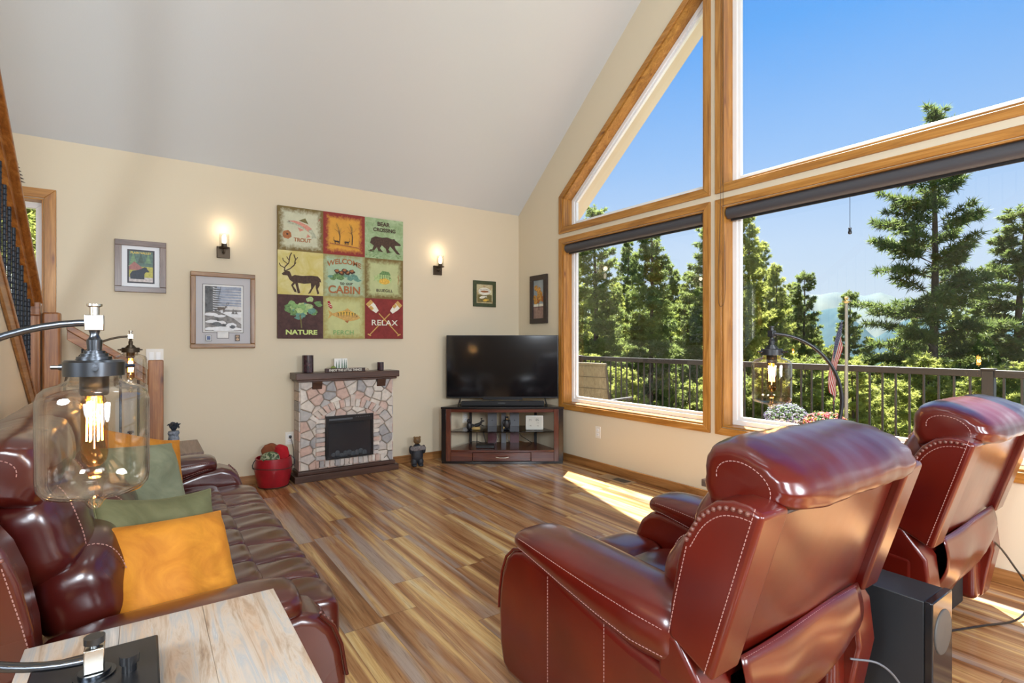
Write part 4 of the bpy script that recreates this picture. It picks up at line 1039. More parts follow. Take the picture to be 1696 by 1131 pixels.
# ================================================================== roller shades
SHADE = plain('charcoal_shade_fabric', (.055, .055, .062), .5, bmp=.3, bs_=400)
def shade(label, y0, y1, cordy=None):
    t = thing('roller_shade', label, 'roller shade', (WX+.040, (y0+y1)/2, 2.352), 0, 'rolled-up charcoal window shades')
    h2 = (y1-y0)/2
    MB().cyl((0, -h2, 0), (0, h2, 0), .046, n=28).build('fabric_roll', SHADE, t)
    MB().box(.012, .026, -h2+.01, h2-.01, -.062, -.020).build('hem_bar', BLACKP, t, bevel=.002)
    for s_ in (-1, 1): MB().cyl((0, s_*(h2+.0005), 0), (0, s_*(h2+.010), 0), .03, n=16).build('end_bracket', BLACKP, t)
    if cordy is not None:
        pl_ = MB().tube([(.019, cordy, -.062), (.019, cordy, -.27)], .0018, 6).build('pull_cord', BLACKP, t)
        MB().lathe([(.0, -.315), (.010, -.31), (.012, -.30), (.008, -.285), (.010, -.27), (0, -.266)], 12, (.019, cordy, 0)).build('tassel', BLACKP, pl_)
shade('rolled-up charcoal shade at the top of the left lower window', 2.755, 4.520)
shade('rolled-up charcoal shade with a hanging pull at the top of the wide lower window', -.735, 2.530, .745)
shade('rolled-up charcoal shade of the window behind the viewpoint', -2.72, -.955)
pth = smooth_path([(WX-.022, 2.543, 4.6), (WX-.022, 2.538, 3.4), (WX-.022, 2.54, 2.5), (WX-.022, 2.52, 1.75), (WX-.022, 2.56, 1.60), (WX-.022, 2.585, 1.75), (WX-.022, 2.562, 2.5), (WX-.022, 2.56, 3.4), (WX-.022, 2.56, 4.6)], 8)
tag(MB().tube(pth, .0018, 6).build('shade_cord_loop', plain('brown_cord', (.08, .05, .03), .6)), 'thin dark cord loop hanging along the post between the windows', 'cord')

# ================================================================== pictures on the walls
def flat(parent, name, poly, mat, y, T=None):
    return None
class Art:
    """thin painted shapes stacked on a picture; local x to the right, z up, picture faces -Y"""
    def __init__(s, parent, name, mats): s.p = parent; s.n = name; s.mats = mats; s.mb = MB(); s.k = 0; s.y = 0
    def base(s, y): s.y = y; s.k = 0; return s
    def poly(s, pts, mi, lift=None):
        s.k += 1; y = s.y-.0002*s.k if lift is None else s.y-lift
        n = len(pts); a = sum(pts[i][0]*pts[(i+1) % n][1]-pts[(i+1) % n][0]*pts[i][1] for i in range(n))
        if a < 0: pts = list(reversed(pts))
        s.mb.add([(u, y, v) for u, v in pts], [tuple(range(n))], mi); return s
    def rect(s, x0, x1, z0, z1, mi): return s.poly([(x0, z0), (x1, z0), (x1, z1), (x0, z1)], mi)
    def blob(s, cx, cz, rx, rz, mi, n=16, jag=0., seed=0):
        r_ = random.Random(seed); return s.poly([(cx+rx*math.cos(2*math.pi*k/n)*(1+r_.uniform(-jag, jag)), cz+rz*math.sin(2*math.pi*k/n)*(1+r_.uniform(-jag, jag))) for k in range(n)], mi)
    def line(s, pts, w, mi):
        for (x0, z0), (x1, z1) in zip(pts, pts[1:]):
            d = Vector((x1-x0, z1-z0)); 
            if d.length < 1e-6: continue
            d.normalize(); n = Vector((-d.y, d.x))*w/2; s.poly([(x0+n.x, z0+n.y), (x0-n.x, z0-n.y), (x1-n.x, z1-n.y), (x1+n.x, z1+n.y)], mi)
        return s
    def pine(s, cx, z0, h, w, mi, tiers=6):
        for k in range(tiers):
            a = z0+h*k/(tiers+.5); ww = w*(1-k/(tiers+.6)); s.poly([(cx-ww/2, a), (cx+ww/2, a), (cx, a+h*.34)], mi)
        return s
    def build(s): return s.mb.build(s.n, s.mats, s.p, smooth=0)
def grunge(name, a, c, sc=7., det=5, spec=.4):
    m, nt, b_ = newmat(name); o = ramp(nt, noise_tex(nt, coords(nt), sc, det, .65, .8), [(.30, a), (.68, c)]); nt.links.new(o, b_.inputs['Base Color']); b_.inputs['Roughness'].default_value = .7; b_.inputs['Specular IOR Level'].default_value = spec; return m
def vignette_panel(name, edge, mid, half):
    """aged panel: worn darker border of the print itself"""
    m, nt, b_ = newmat(name); N = nt.nodes; L = nt.links
    g = N.new('ShaderNodeTexCoord'); sp = N.new('ShaderNodeSeparateXYZ'); L.new(g.outputs['Object'], sp.inputs[0])
    def mt(op, a, c=None):
        n = N.new('ShaderNodeMath'); n.operation = op
        for i, q in enumerate((a, c)):
            if q is None: continue
            if isinstance(q, (int, float)): n.inputs[i].default_value = q
            else: L.new(q, n.inputs[i])
        return n.outputs[0]
    d = mt('MAXIMUM', mt('ABSOLUTE', sp.outputs['X']), mt('ABSOLUTE', sp.outputs['Z']))
    d = mt('DIVIDE', d, half); d = mt('ADD', d, mt('MULTIPLY', mt('SUBTRACT', noise_tex(nt, g.outputs['Object'], 22, 5, .7), .5), .55))
    nz = ramp(nt, noise_tex(nt, g.outputs['Object'], 10, 5, .65), [(.3, tuple(q*.82 for q in mid)), (.7, mid)])
    mx = N.new('ShaderNodeMix'); mx.data_type = 'RGBA'; fc = ramp(nt, d, [(.70, (0, 0, 0)), (.92, (1, 1, 1))]); L.new(fc, mx.inputs['Factor'])
    L.new(nz, mx.inputs['A']); mx.inputs['B'].default_value = (*edge, 1); L.new(mx.outputs['Result'], b_.inputs['Base Color']); b_.inputs['Roughness'].default_value = .7; return m
BEAR = [(-.95, -.55), (-.80, -.50), (-.72, -.18), (-.95, .02), (-.86, .42), (-.62, .60), (-.2, .55), (.12, .62), (.42, .50), (.58, .55), (.64, .42), (.82, .26), (1.0, .10), (.97, 0), (.72, -.02), (.60, -.05), (.66, -.3), (.88, -.62), (.96, -.74), (.74, -.74), (.50, -.38), (.30, -.12), (.20, -.40), (.36, -.66), (.10, -.70), (.02, -.35), (-.22, -.10), (-.34, -.35), (-.14, -.66), (-.42, -.68), (-.52, -.3), (-.62, -.45), (-.74, -.70), (-1.0, -.68)]
ELK = [(-1.0, .22), (-.88, .36), (-.72, .44), (-.60, .40), (-.50, .10), (-.36, .20), (0, .16), (.45, .22), (.80, .20), (.94, .02), (.98, -.2), (.90, -.16), (.90, -.40), (.80, -.62), (.88, -.92), (.78, -.98), (.70, -.60), (.68, -.36), (.56, -.60), (.42, -.92), (.30, -.98), (.46, -.60), (.44, -.28), (.10, -.34), (-.20, -.30), (-.16, -.60), (-.08, -.95), (-.22, -.97), (-.28, -.60), (-.34, -.34), (-.44, -.50), (-.30, -.74), (-.26, -.92), (-.38, -.88), (-.54, -.46), (-.44, -.28), (-.60, -.14), (-.72, .14), (-.92, .14)]
FISH = [(-1.0, .30), (-.72, .10), (-.45, .20), (0, .34), (.45, .30), (.80, .12), (1.0, -.05), (.80, -.18), (.40, -.30), (0, -.28), (-.45, -.12), (-.75, -.02), (-1.0, -.30), (-.90, 0)]
def xf(pts, cx, cz, sx_, sz, rot=0.):
    c, s = math.cos(rot), math.sin(rot); return [(cx+(u*sx_)*c-(v*sz)*s, cz+(u*sx_)*s+(v*sz)*c) for u, v in pts]
cv = thing('canvas_print', 'large square nine-panel lodge canvas with fish, bear, elk and oars above the fireplace', 'picture', (1.6585, WY-.001, 1.976))
S3 = .63
MB().box(-S3, S3, -.030, 0, -S3, S3).build('stretched_canvas', grunge('canvas_edge', (.10, .06, .02), (.17, .10, .04)), cv, bevel=.003)
pw_ = .42
def panel(i, j, mat):
    """column i 0..2, row j 0..2 from the top: own part so that its texture is centred on it"""
    o = MB().add([(-.21, 0, -.21), (.21, 0, -.21), (.21, 0, .21), (-.21, 0, .21)], [(0, 1, 2, 3)]).build('painted_panel', mat, cv, smooth=0, loc=((i-1)*pw_, -.0308, (1-j)*pw_)); return o
OCH = (.17, .115, .028)
P00 = panel(0, 0, vignette_panel('pn_trout', OCH, (.60, .60, .42), .21)); P10 = panel(1, 0, vignette_panel('pn_deer', (.24, .022, .014), (.70, .34, .04), .20))
P20 = panel(2, 0, grunge('pn_bear', (.20, .30, .13), (.40, .52, .30), 14)); P01 = panel(0, 1, grunge('pn_elk', (.52, .42, .08), (.66, .60, .30), 6))
P11 = panel(1, 1, vignette_panel('pn_welcome', (.30, .27, .10), (.42, .55, .36), .225)); P21 = panel(2, 1, vignette_panel('pn_bluegill', OCH, (.50, .54, .26), .21))
P02 = panel(0, 2, grunge('pn_nature', (.045, .018, .016), (.09, .04, .035), 18)); P12 = panel(1, 2, vignette_panel('pn_perch', (.36, .30, .09), (.55, .56, .24), .22)); P22 = panel(2, 2, grunge('pn_relax', (.17, .018, .014), (.26, .03, .025), 16))
AM = [plain('art_%s' % n, c, .7, var=v_, vs=60) for n, c, v_ in (('darkbrown', (.060, .030, .016), .4), ('rust', (.36, .13, .04), .3), ('fishgrey', (.40, .42, .30), .3), ('pink', (.58, .25, .18), .2), ('white', (.74, .72, .60), .1),
      ('green', (.13, .24, .08), .5), ('palegreen', (.38, .50, .20), .3), ('yellow', (.68, .42, .06), .3), ('red', (.40, .02, .02), .2), ('gold', (.55, .33, .09), .2), ('lime', (.58, .68, .22), .2), ('greentext', (.22, .38, .13), .2), ('olive', (.16, .13, .04), .3), ('bluegreen', (.12, .26, .20), .3))]
dB, dRu, dFg, dPk, dWh, dGr, dPg, dYe, dRe, dGo, dLi, dGt, dOl, dBg = range(14)
def art(p): return Art(p, 'painting', AM).base(-.0004)
a = art(P00)
TR = [(-.92, .12), (-.80, .22), (-.5, .28), (-.1, .20), (.3, .0), (.62, -.30), (.80, -.62), (.90, -.92), (.70, -.86), (.56, -.98), (.60, -.66), (.38, -.44), (0, -.22), (-.4, -.04), (-.75, .0)]
tr = [(u*.155+.01, v*.13+.045) for u, v in TR]; a.poly(tr, dFg); a.poly([(u*.150+.012, v*.11+.050) for u, v in TR if v > -.55][:7]+[(.075, -.02), (.02, .03), (-.06, .062), (-.11, .07)], dPk)
a.poly([(-.02, .085), (.04, .115), (.07, .06)], dOl); a.poly([(-.03, .02), (-.01, -.02), (.03, .0)], dPk); a.poly([(.06, -.035), (.05, -.075), (.09, -.06)], dPk); a.blob(-.108, .068, .006, .006, dB, 8)
a.blob(-.125, -.06, .040, .042, dRu, 14, .12, 3); a.blob(-.125, -.055, .010, .010, dB, 8); a.line([(.16, .10), (.178, .115), (.17, .125)], .004, dRe); a.build()
text('lettering', 'TROUT', .050, AM[dRu], P00, (.015, -.0030, -.102), (math.pi/2, 0, 0), .0002, bold=.0012, spacing=.95)
a = art(P10); r_ = random.Random(8)
for cx, hh in ((-.05, .25), (.075, .22)):
    a.line([(cx, -.10), (cx+.005, -.02), (cx-.004, .03)], .009, dB)
    for k in range(9):
        x_ = cx+r_.uniform(-.055, .055); z_ = .04+r_.uniform(-.02, .075); a.line([(cx, -.03+k*.008), ((cx+x_)/2+.004, z_*.6), (x_, z_)], .0026, dRu if k % 2 else dOl)
a.line([(-.15, -.10), (.16, -.125)], .010, dRu)
for cx, s_ in ((-.085, 1), (.025, -1)): a.poly(xf(ELK, cx, -.075, .030*s_, .030), dB); a.line([(cx-.022*s_, -.062), (cx-.026*s_, -.042), (cx-.018*s_, -.036)], .003, dB)
a.build()
a = art(P20); a.poly(xf(BEAR, .01, -.055, .175, .125), dB)
for e_ in range(22): a.blob(r_.uniform(-.2, .2), r_.uniform(-.2, .2)*.2-.165, .012, .004, dGr, 7, .3, e_)
a.build()
text('lettering', 'BEAR', .058, AM[dB], P20, (-.012, -.0060, .150), (math.pi/2, 0, 0), .0002, bold=.0018); text('lettering', 'CROSSING', .052, AM[dB], P20, (.0, -.0060, .090), (math.pi/2, 0, 0), .0002, bold=.0016, spacing=1.0, sx=.98)
a = art(P01); a.poly(xf(ELK, .01, -.05, .185, .150), dB)
a.line([(-.15, .01), (-.145, .05), (-.11, .09), (-.10, .16), (-.085, .19)], .010, dB); a.line([(-.145, .04), (-.185, .06), (-.195, .085)], .008, dB); a.line([(-.12, .08), (-.16, .11), (-.165, .135)], .007, dB); a.line([(-.105, .11), (-.13, .15)], .007, dB); a.line([(-.15, .01), (-.10, .035), (-.06, .075), (-.05, .13), (-.065, .175)], .010, dB); a.line([(-.07, .06), (-.045, .10)], .007, dB); a.line([(-.052, .12), (-.03, .15)], .007, dB); a.build()
a = art(P11)
for k in range(15): a.blob(-.13+.26*((k*7) % 15)/14, -.01+.02*math.sin(k*2.3), .034, .016, dGr if k % 2 else dBg, 9, .35, k)
for cx, cz in ((-.075, .045), (-.03, .03), (.03, .035), (.075, .05), (0, .055)): a.blob(cx, cz, .028, .022, dB, 12, .25, int(cx*999)); a.blob(cx, cz+.004, .016, .012, dRu, 9, .3, 5)
a.build()
text('lettering', 'WELCOME', .072, AM[dRu], P11, (.0, -.0060, .135), (math.pi/2, 0, 0), .0002, bold=.0016, curve=lambda x: -.030*(x/.15)**2+.012, sx=.98)
text('lettering', 'to our', .050, AM[dB], P11, (.02, -.0060, -.072), (math.pi/2, 0, 0), .0002, bold=.0006); text('lettering', 'CABIN', .105, AM[dRu], P11, (.0, -.0060, -.142), (math.pi/2, 0, 0), .0002, bold=.0026, sx=1.05)
a = art(P21); a.blob(-.005, .0, .085, .062, dPg, 18, .06, 2); a.poly([(-.07, .0), (-.115, .035), (-.105, 0), (-.12, -.03)], dPg); a.blob(-.0, -.025, .062, .032, dYe, 14, .08, 4); a.poly([(-.06, .045), (-.02, .085), (.05, .075), (.07, .04)], dGr)
for k in range(5): a.line([(-.05+k*.025, .055), (-.045+k*.025, -.005)], .007, dGr)
a.blob(.062, .012, .006, .006, dB, 8); a.line([(.15, .05), (.158, .01), (.15, -.05)], .006, dRu); a.build()
text('lettering', 'BLUEGILL', .040, AM[dB], P21, (.0, -.0056, -.125), (math.pi/2, 0, 0), .0002, bold=.0008, spacing=1.08)
a = art(P02)
for k in range(34): a.blob(r_.gauss(0, .075)*1.0, .065+r_.gauss(0, .045), .036, .026, (dGr, dBg, dPg, dGt)[k % 4], 11, .35, k)
a.line([(.005, -.11), (.0, -.05), (-.01, .02)], .012, dOl); a.build()
text('lettering', 'NATURE', .062, AM[dLi], P02, (.005, -.0085, -.152), (math.pi/2, 0, 0), .0002, bold=.0024, sx=1.22)
a = art(P12); a.poly(xf(FISH, .0, .02, .165, .165, -.05), dGo); a.poly(xf([(-.4, .2), (0, .32), (.4, .30), (.75, .12), (.4, .05), (-.3, .04)], .0, .02, .165, .165, -.05), dYe); a.poly([(-.01, .07), (.03, .10), (.075, .06)], dGo)
for k in range(7): a.poly([(-.07+k*.028, .062-abs(k-3)*.004), (-.055+k*.028, .062-abs(k-3)*.004), (-.062+k*.028, .005)], dOl)
a.poly([(.0, -.03), (.03, -.055), (.045, -.025)], dRu); a.blob(.125, .020, .006, .006, dB, 8); a.poly([(-.17, .16), (-.15, .165), (-.12, .10), (-.135, .085), (-.16, .11)], dRe); a.line([(-.165, .14), (-.13, .125)], .005, dWh); a.line([(-.16, .12), (-.13, .105)], .005, dWh); a.build()
text('lettering', 'PERCH', .060, AM[dGt], P12, (-.01, -.0062, -.150), (math.pi/2, 0, 0), .0002, bold=.0012, sx=1.1, spacing=1.08)
a = art(P22)
for s_ in (-1, 1):
    a.line([(s_*.165, -.175), (-s_*.06, .055)], .011, dGo); a.line([(s_*.145, -.180), (s_*.180, -.160)], .012, dGo)
    bl = [(-.02, -.04), (.02, -.04), (.036, .03), (.036, .10), (-.036, .10), (-.036, .03)]
    ang = math.atan2(.23, -s_*.225)-math.pi/2; a.poly(xf(bl, -s_*.105, .100, 1, 1, ang), dWh); a.poly(xf([(-.036, .06), (.036, .06), (.036, .10), (-.036, .10)], -s_*.105, .100, 1, 1, ang), dGo)
    a.poly(xf([(-.036, .01), (-.004, .01), (-.004, .055), (-.036, .055)], -s_*.105, .100, 1, 1, ang), dGo)
a.build()
text('lettering', 'RELAX', .080, AM[dWh], P22, (.0, -.0060, -.045), (math.pi/2, 0, 0), .0002, bold=.0010, sx=1.18, spacing=1.05)

def frame(parent, w, h, fw, dp, mat, mats=None, bev=.003):
    for x0, x1, z0, z1, k in ((-w/2, w/2, h/2-fw, h/2, 'x'), (-w/2, w/2, -h/2, -h/2+fw, 'x'), (-w/2, -w/2+fw, -h/2+fw, h/2-fw, 'z'), (w/2-fw, w/2, -h/2+fw, h/2-fw, 'z')):
        MB().box(x0, x1, -dp, 0, z0, z1).build('frame_side', mat[k] if isinstance(mat, dict) else mat, parent, bevel=bev, seg=3)
GREYW = wood3('driftwood_frame', (.10, .065, .05), (.18, .12, .095), (.26, .19, .155), knots=False)
MATW = plain('white_mat', (.76, .78, .80), .6)
t = thing('framed_bear_poster', 'grey-brown framed travel poster of a black bear with gold title by the stairs', 'picture', (-.0275, WY-.001, 1.940))
frame(t, .352, .428, .046, .028, GREYW); MB().box(-.131, .131, -.012, -.001, -.169, .169).build('mat_board', MATW, t)
a = Art(t, 'poster', [plain('poster_%d' % i, c, .5, var=.25, vs=60) for i, c in enumerate([(.035, .03, .04), (.06, .10, .07), (.45, .42, .08), (.34, .14, .12), (.16, .28, .14), (.02, .028, .045), (.55, .50, .48), (.09, .16, .13), (.05, .09, .16)])]).base(-.0125)
a.rect(-.092, .094, -.139, .139, 0); a.rect(-.080, .082, -.127, .127, 7); a.rect(-.080, .082, -.127, .0, 2); a.pine(-.052, .0, .11, .07, 4); a.pine(.0, .03, .08, .05, 1); a.pine(.05, .03, .075, .05, 4, 5)
a.poly([(-.08, .0), (-.045, .04), (.0, .0), (.03, -.03), (-.08, -.03)], 3); a.rect(-.08, .082, -.127, -.09, 6); a.poly(xf([(-.9, -.9), (-.95, -.2), (-.7, .3), (-.2, .45), (.25, .7), (.5, .95), (.72, .9), (.8, .6), (1.0, .35), (.95, .2), (.65, .2), (.5, -.1), (.5, -.9)], -.01, -.055, .068, .055), 5); a.blob(.061, -.030, .010, .007, 2, 8); a.build()
text('lettering', 'PLAIN VALLEY', .0235, plain('gold_text', (.72, .55, .12), .6), t, (.0, -.0165, .112), (math.pi/2, 0, 0), .0001, bold=.0006, sx=.95)
t = thing('framed_deer_print', 'oak framed winter print of a buck on snowy rocks below the left wall lamp', 'picture', (.5815, WY-.001, 1.5945))
OAK = wood3('carved_oak', (.13, .06, .02), (.28, .14, .05), (.40, .23, .09), knots=False)
frame(t, .514, .674, .040, .030, OAK, bev=.006); MB().box(-.218, .218, -.014, -.001, -.298, .298).build('mat_board', plain('grey_mat', (.50, .49, .50), .7), t)
a = Art(t, 'print', [plain('print_%d' % i, c, .6, var=v_, vs=24) for i, (c, v_) in enumerate([((.72, .72, .70), .05), ((.30, .34, .42), .25), ((.60, .58, .56), .2), ((.10, .105, .11), .6), ((.20, .19, .18), .6), ((.74, .75, .76), .1), ((.13, .10, .08), .3), ((.30, .22, .15), .4), ((.12, .16, .30), .4), ((.05, .04, .03), .3), ((.50, .34, .22), .3)])]).base(-.0145)
a.rect(-.165, .160, -.200, .232, 9); a.rect(-.161, .156, -.196, .228, 0); a.rect(-.055, .042, -.250, -.190, 9); a.rect(-.051, .038, -.246, -.19, 0); a.rect(-.146, .141, -.182, .214, 2)
a.rect(-.146, .141, .04, .214, 1)
for k in range(6): a.poly([(-.146+.02*k, .06+k*.024), (.141, .05+k*.025), (.141, .058+k*.025)], 2)
a.rect(-.146, .141, -.06, .0, 5); a.rect(.0, .141, -.01, .008, 4); a.pine(.075, -.03, .05, .035, 4, 4); a.pine(.10, -.03, .04, .03, 4, 4)
a.poly([(-.146, .214), (-.055, .214), (-.075, .05), (-.05, -.02), (-.146, -.06)], 3)
for k in range(12): z_ = .19-k*.02; a.poly([(-.10, z_+.016), (-.018+.010*math.sin(k*2.4), z_-.004), (-.10, z_-.010)], 3); a.poly([(-.085, z_+.013), (-.030+.010*math.sin(k*2.4), z_+.001), (-.085, z_+.006)], 5)
a.line([(-.022, .214), (-.045, .10)], .004, 3)
a.poly([(-.146, -.02), (-.06, .0), (.0, -.03), (.08, -.07), (.141, -.12), (.141, -.182), (-.146, -.182)], 4)
for k, (cx, cz, rx, rz) in enumerate(((-.10, -.035, .05, .014), (-.03, -.05, .05, .012), (-.09, -.10, .05, .016), (-.02, -.11, .04, .018), (.06, -.13, .045, .02), (.0, -.165, .12, .022), (.10, -.165, .05, .012), (-.11, -.165, .04, .016))): a.blob(cx, cz, rx, rz, 5, 14, .18, k)
for k, (cx, cz, rx, rz) in enumerate(((-.055, -.122, .035, .020), (.07, -.145, .024, .015), (-.005, -.13, .02, .012))): a.blob(cx, cz, rx, rz, 3, 10, .2, k)
a.poly(xf(ELK, -.012, .022, -.040, .042), 6); a.line([(.020, .045), (.018, .062), (.030, .070)], .003, 6); a.line([(.026, .045), (.038, .060), (.036, .072)], .003, 6)
a.rect(-.142, -.096, -.272, -.220, 9); a.rect(-.139, -.099, -.269, -.223, 0); a.rect(-.133, -.105, -.263, -.229, 8); a.rect(.090, .128, -.272, -.216, 6); a.blob(.109, -.230, .013, .011, 10, 14); a.blob(.109, -.258, .013, .011, 10, 14); a.build()
t = thing('framed_fishing_print', 'small green framed fishing print right of the second wall lamp', 'picture', (3.3325, WY-.001, 1.884))
frame(t, .313, .308, .042, .022, plain('green_frame', (.040, .055, .018), .5, var=.25)); MB().box(-.115, .115, -.010, -.001, -.113, .113).build('backing_paper', grunge('faded_print', (.36, .22, .10), (.62, .60, .36), 16), t)
a = Art(t, 'print', AM).base(-.0105); a.rect(-.10, .10, -.10, -.01, dOl); a.blob(.0, .03, .085, .045, dWh, 20, .03); a.poly(xf(FISH, -.02, -.040, -.055, .05, .15), dWh); a.poly(xf(FISH, .02, -.075, -.045, .045, .1), dYe); a.blob(0, .028, .055, .012, dRu, 12, .1); a.build()
text('lettering', 'SPORTING GOODS', .020, AM[dB], t, (0, -.0125, .052), (math.pi/2, 0, 0), .0001, bold=.0005, curve=lambda x: -.014*(x/.08)**2, sx=.80) if False else None
for k, zz in ((0, .055), (1, .035)):
    al = Art(t, 'lettering', AM).base(-.0125)
    for q in range(12):
        x_ = -.066+q*.012; al.line([(x_, zz-.010*(x_/.07)**2-.005), (x_+.001, zz-.010*(x_/.07)**2+.005)], .004, dB)
    al.build()
t = thing('framed_autumn_tree', 'tall narrow dark framed picture of a golden tree on the window wall', 'picture', (WX-.001, 4.978, 1.815), -math.pi/2)
frame(t, .326, .571, .060, .026, plain('espresso_frame', (.028, .016, .014), .35)); MB().box(-.105, .105, -.010, -.001, -.228, .228).build('backing_paper', grunge('sky_wash', (.22, .26, .27), (.36, .40, .42), 5), t)
a = Art(t, 'painting', [AM[dRu], plain('ground_wash', (.30, .19, .15), .7, var=.2), plain('leaf_gold', (.48, .24, .05), .7, var=.5, vs=50), AM[dB], AM[dWh], plain('plum_field', (.20, .12, .11), .7)]).base(-.0105)
a.rect(-.103, .103, -.226, -.10, 1); a.rect(-.103, .103, -.10, -.085, 5); a.rect(-.103, .103, -.085, -.055, 4); a.line([(.0, -.13), (.0, .02)], .010, 3)
for k in range(14): a.blob(r_.gauss(0, .03), .055+r_.gauss(0, .045), .034, .036, (2, 2, 0)[k % 3], 11, .3, k)
a.build()

# ================================================================== the deck outside
DARKM = plain('brown_black_rail_metal', (.028, .022, .019), .45, .2)
struct(MB().box(WX+.17, 7.72, -5, 10.5, -.22, -.12).build('floor_deck', wood('deck_boards', (.14, .09, .06), (.22, .15, .10), (.30, .21, .15), 'y', .5, rough=.7, knots=False, coat=0.), smooth=0))
rl = thing('deck_railing', 'dark metal railing with square balusters along the outer edge of the deck', 'railing', (7.6, 0, -.12))
DZ = .12
MB().box(-.032, .032, -3.9, 9.2, .925+DZ, 1.006+DZ).build('top_rail', DARKM, rl, bevel=.008)
MB().box(-.018, .018, -3.9, 9.2, .09, .125).build('bottom_rail', DARKM, rl, bevel=.004)
posts = [1.81+3.33*k for k in range(-1, 3)]
for y in posts:
    p = MB().box(-.052, .052, y-.052, y+.052, 0, .998+DZ).build('post', DARKM, rl, bevel=.006)
    MB().box(-.060, .060, y-.060, y+.060, 1.0+DZ-.001, 1.022+DZ).build('post_cap', DARKM, p, bevel=.006)
for k in range(90):
    y = -3.75+.143*k
    if min(abs(y-p_) for p_ in posts) < .06: continue
    MB().box(-.010, .010, y-.010, y+.010, .1255, .924+DZ).build('baluster', DARKM, rl)
# patio chair
ch = thing('patio_chair', 'high-backed tan sling patio chair on the deck at the left of the window', 'chair', (5.42, 5.55, -.12), math.radians(-80))
SLING = wood('tan_sling_mesh', (.10, .082, .052), (.155, .13, .085), (.20, .175, .12), 'z', 3., rough=.8, knots=False, coat=0)
pr = [(.10, .40), (-.16, .46), (-.22, .60), (-.27, .85), (-.31, 1.12)]   # y,z side profile, chair faces +y
sp_ = smooth_path([(0, y, z) for y, z in pr], 5)
def hwid(z): return .27+.03*(z-.4)
vs = []; fs = []
for p in sp_: vs += [(-hwid(p[2]), p[1], p[2]), (-hwid(p[2])*.5, p[1]-.015, p[2]), (0, p[1]-.02, p[2]), (hwid(p[2])*.5, p[1]-.015, p[2]), (hwid(p[2]), p[1], p[2])]
for i in range(len(sp_)-1):
    for j in range(4): a_ = i*5+j; fs.append((a_, a_+1, a_+6, a_+5))
so = MB().add(vs, fs).build('sling_back', SLING, ch); q = so.modifiers.new('s', 'SOLIDIFY'); q.thickness = .006
for z in (.62, .78, .94): MB().tube([(-hwid(z)*1.0, np.interp(z, [p[2] for p in sp_], [p[1] for p in sp_])-.006, z), (0, np.interp(z, [p[2] for p in sp_], [p[1] for p in sp_])-.028, z), (hwid(z)*1.0, np.interp(z, [p[2] for p in sp_], [p[1] for p in sp_])-.006, z)], .004, 6).build('seam', plain('seam_tan', (.07, .055, .035), .8) if z == .62 else bpy.data.materials['seam_tan'], so)
MB().tube([(-hwid(1.12), -.31, 1.12), (0, -.33, 1.125), (hwid(1.12), -.31, 1.12)], .018, 10).build('top_bar', SLING, ch)
MB().box(-.26, .26, -.15, .34, .385, .42).build('seat', SLING, ch, bevel=.015)
for s_ in (-1, 1):
    MB().tube([(s_*.285, p[1], p[2]) for p in sp_], .014, 8).build('side_rail', DARKM, ch)
    ar = MB(); ar.box(s_*.32-.03, s_*.32+.03, -.24, .26, .62, .645); ar.build('armrest', DARKM, ch, bevel=.01, seg=3)
    MB().tube([(s_*.30, .24, .62), (s_*.30, .26, .30), (s_*.27, .22, .02)], .014, 8).build('front_leg', DARKM, ch)
    MB().tube([(s_*.30, -.23, .62), (s_*.30, -.14, .35), (s_*.27, -.24, .02)], .014, 8).build('rear_leg', DARKM, ch)
# flower pots
rf = random.Random(21)
def flower_pot(name, label, x, y, zc, rx, rz, cols, n, sz, potr):
    t = thing(name, label, 'potted flowers', (x, y, -.12))
    ph = zc+.12-rz*.35
    MB().lathe([(potr*.7, 0), (potr, ph*.9), (potr*1.08, ph*.9), (potr*1.08, ph), (0, ph-.02)], 24).build('pot', plain('clay_pot_'+name, (.20, .10, .06), .7, var=.2), t)
    lf = MB()
    for k in range(520):
        a = rf.uniform(0, 6.283); u = rf.uniform(-.45, 1); s_ = math.sqrt(max(0, 1-u*u*.9)); rr_ = rf.uniform(.72, .98)
        c = Vector((rx*s_*rr_*math.cos(a), rx*s_*rr_*math.sin(a), zc+.12+rz*u*rr_)); d = Vector((rf.gauss(0, 1), rf.gauss(0, 1), rf.gauss(.4, 1))).normalized(); e_ = d.orthogonal().normalized()*.011
        lf.add([c-e_, c+e_, c+d*.05], [(0, 1, 2)])
    lf.build('foliage', plain('pot_leaf_'+name, (.07, .13, .03), .6, var=.4), t, smooth=0)['kind'] = 'stuff'
    bl = MB()
    for k in range(n):
        a = rf.uniform(0, 6.283); u = rf.uniform(-.35, 1); s_ = math.sqrt(max(0, 1-u*u)); rr_ = rf.uniform(.9, 1.06)
        c = Vector((rx*s_*rr_*math.cos(a), rx*s_*rr_*math.sin(a), zc+.12+rz*u*rr_)); q = Vector((math.cos(a)*s_, math.sin(a)*s_, u*.8+.3)).normalized(); e1 = q.orthogonal().normalized(); e2 = q.cross(e1); r2 = sz*rf.uniform(.7, 1.2)
        bl.add([c+q*r2*.6]+[c+(e1*math.cos(w_)+e2*math.sin(w_))*r2 for w_ in [j*1.2566 for j in range(5)]], [(0, 1+j, 1+(j+1) % 5) for j in range(5)], rf.randrange(len(cols)))
    bl.build('blossoms', cols, t, smooth=0)['kind'] = 'stuff'
def pet(n_, c): return plain('petal_'+n_, c, .7)
flower_pot('lavender_flower_pot', 'pot of pale lavender flowers on the deck left of the flagpole', 6.95, 3.70, .33, .25, .17, [pet('lilac', (.20, .18, .30)), pet('pale', (.34, .32, .42)), pet('mauve', (.14, .12, .24))], 620, .011, .17)
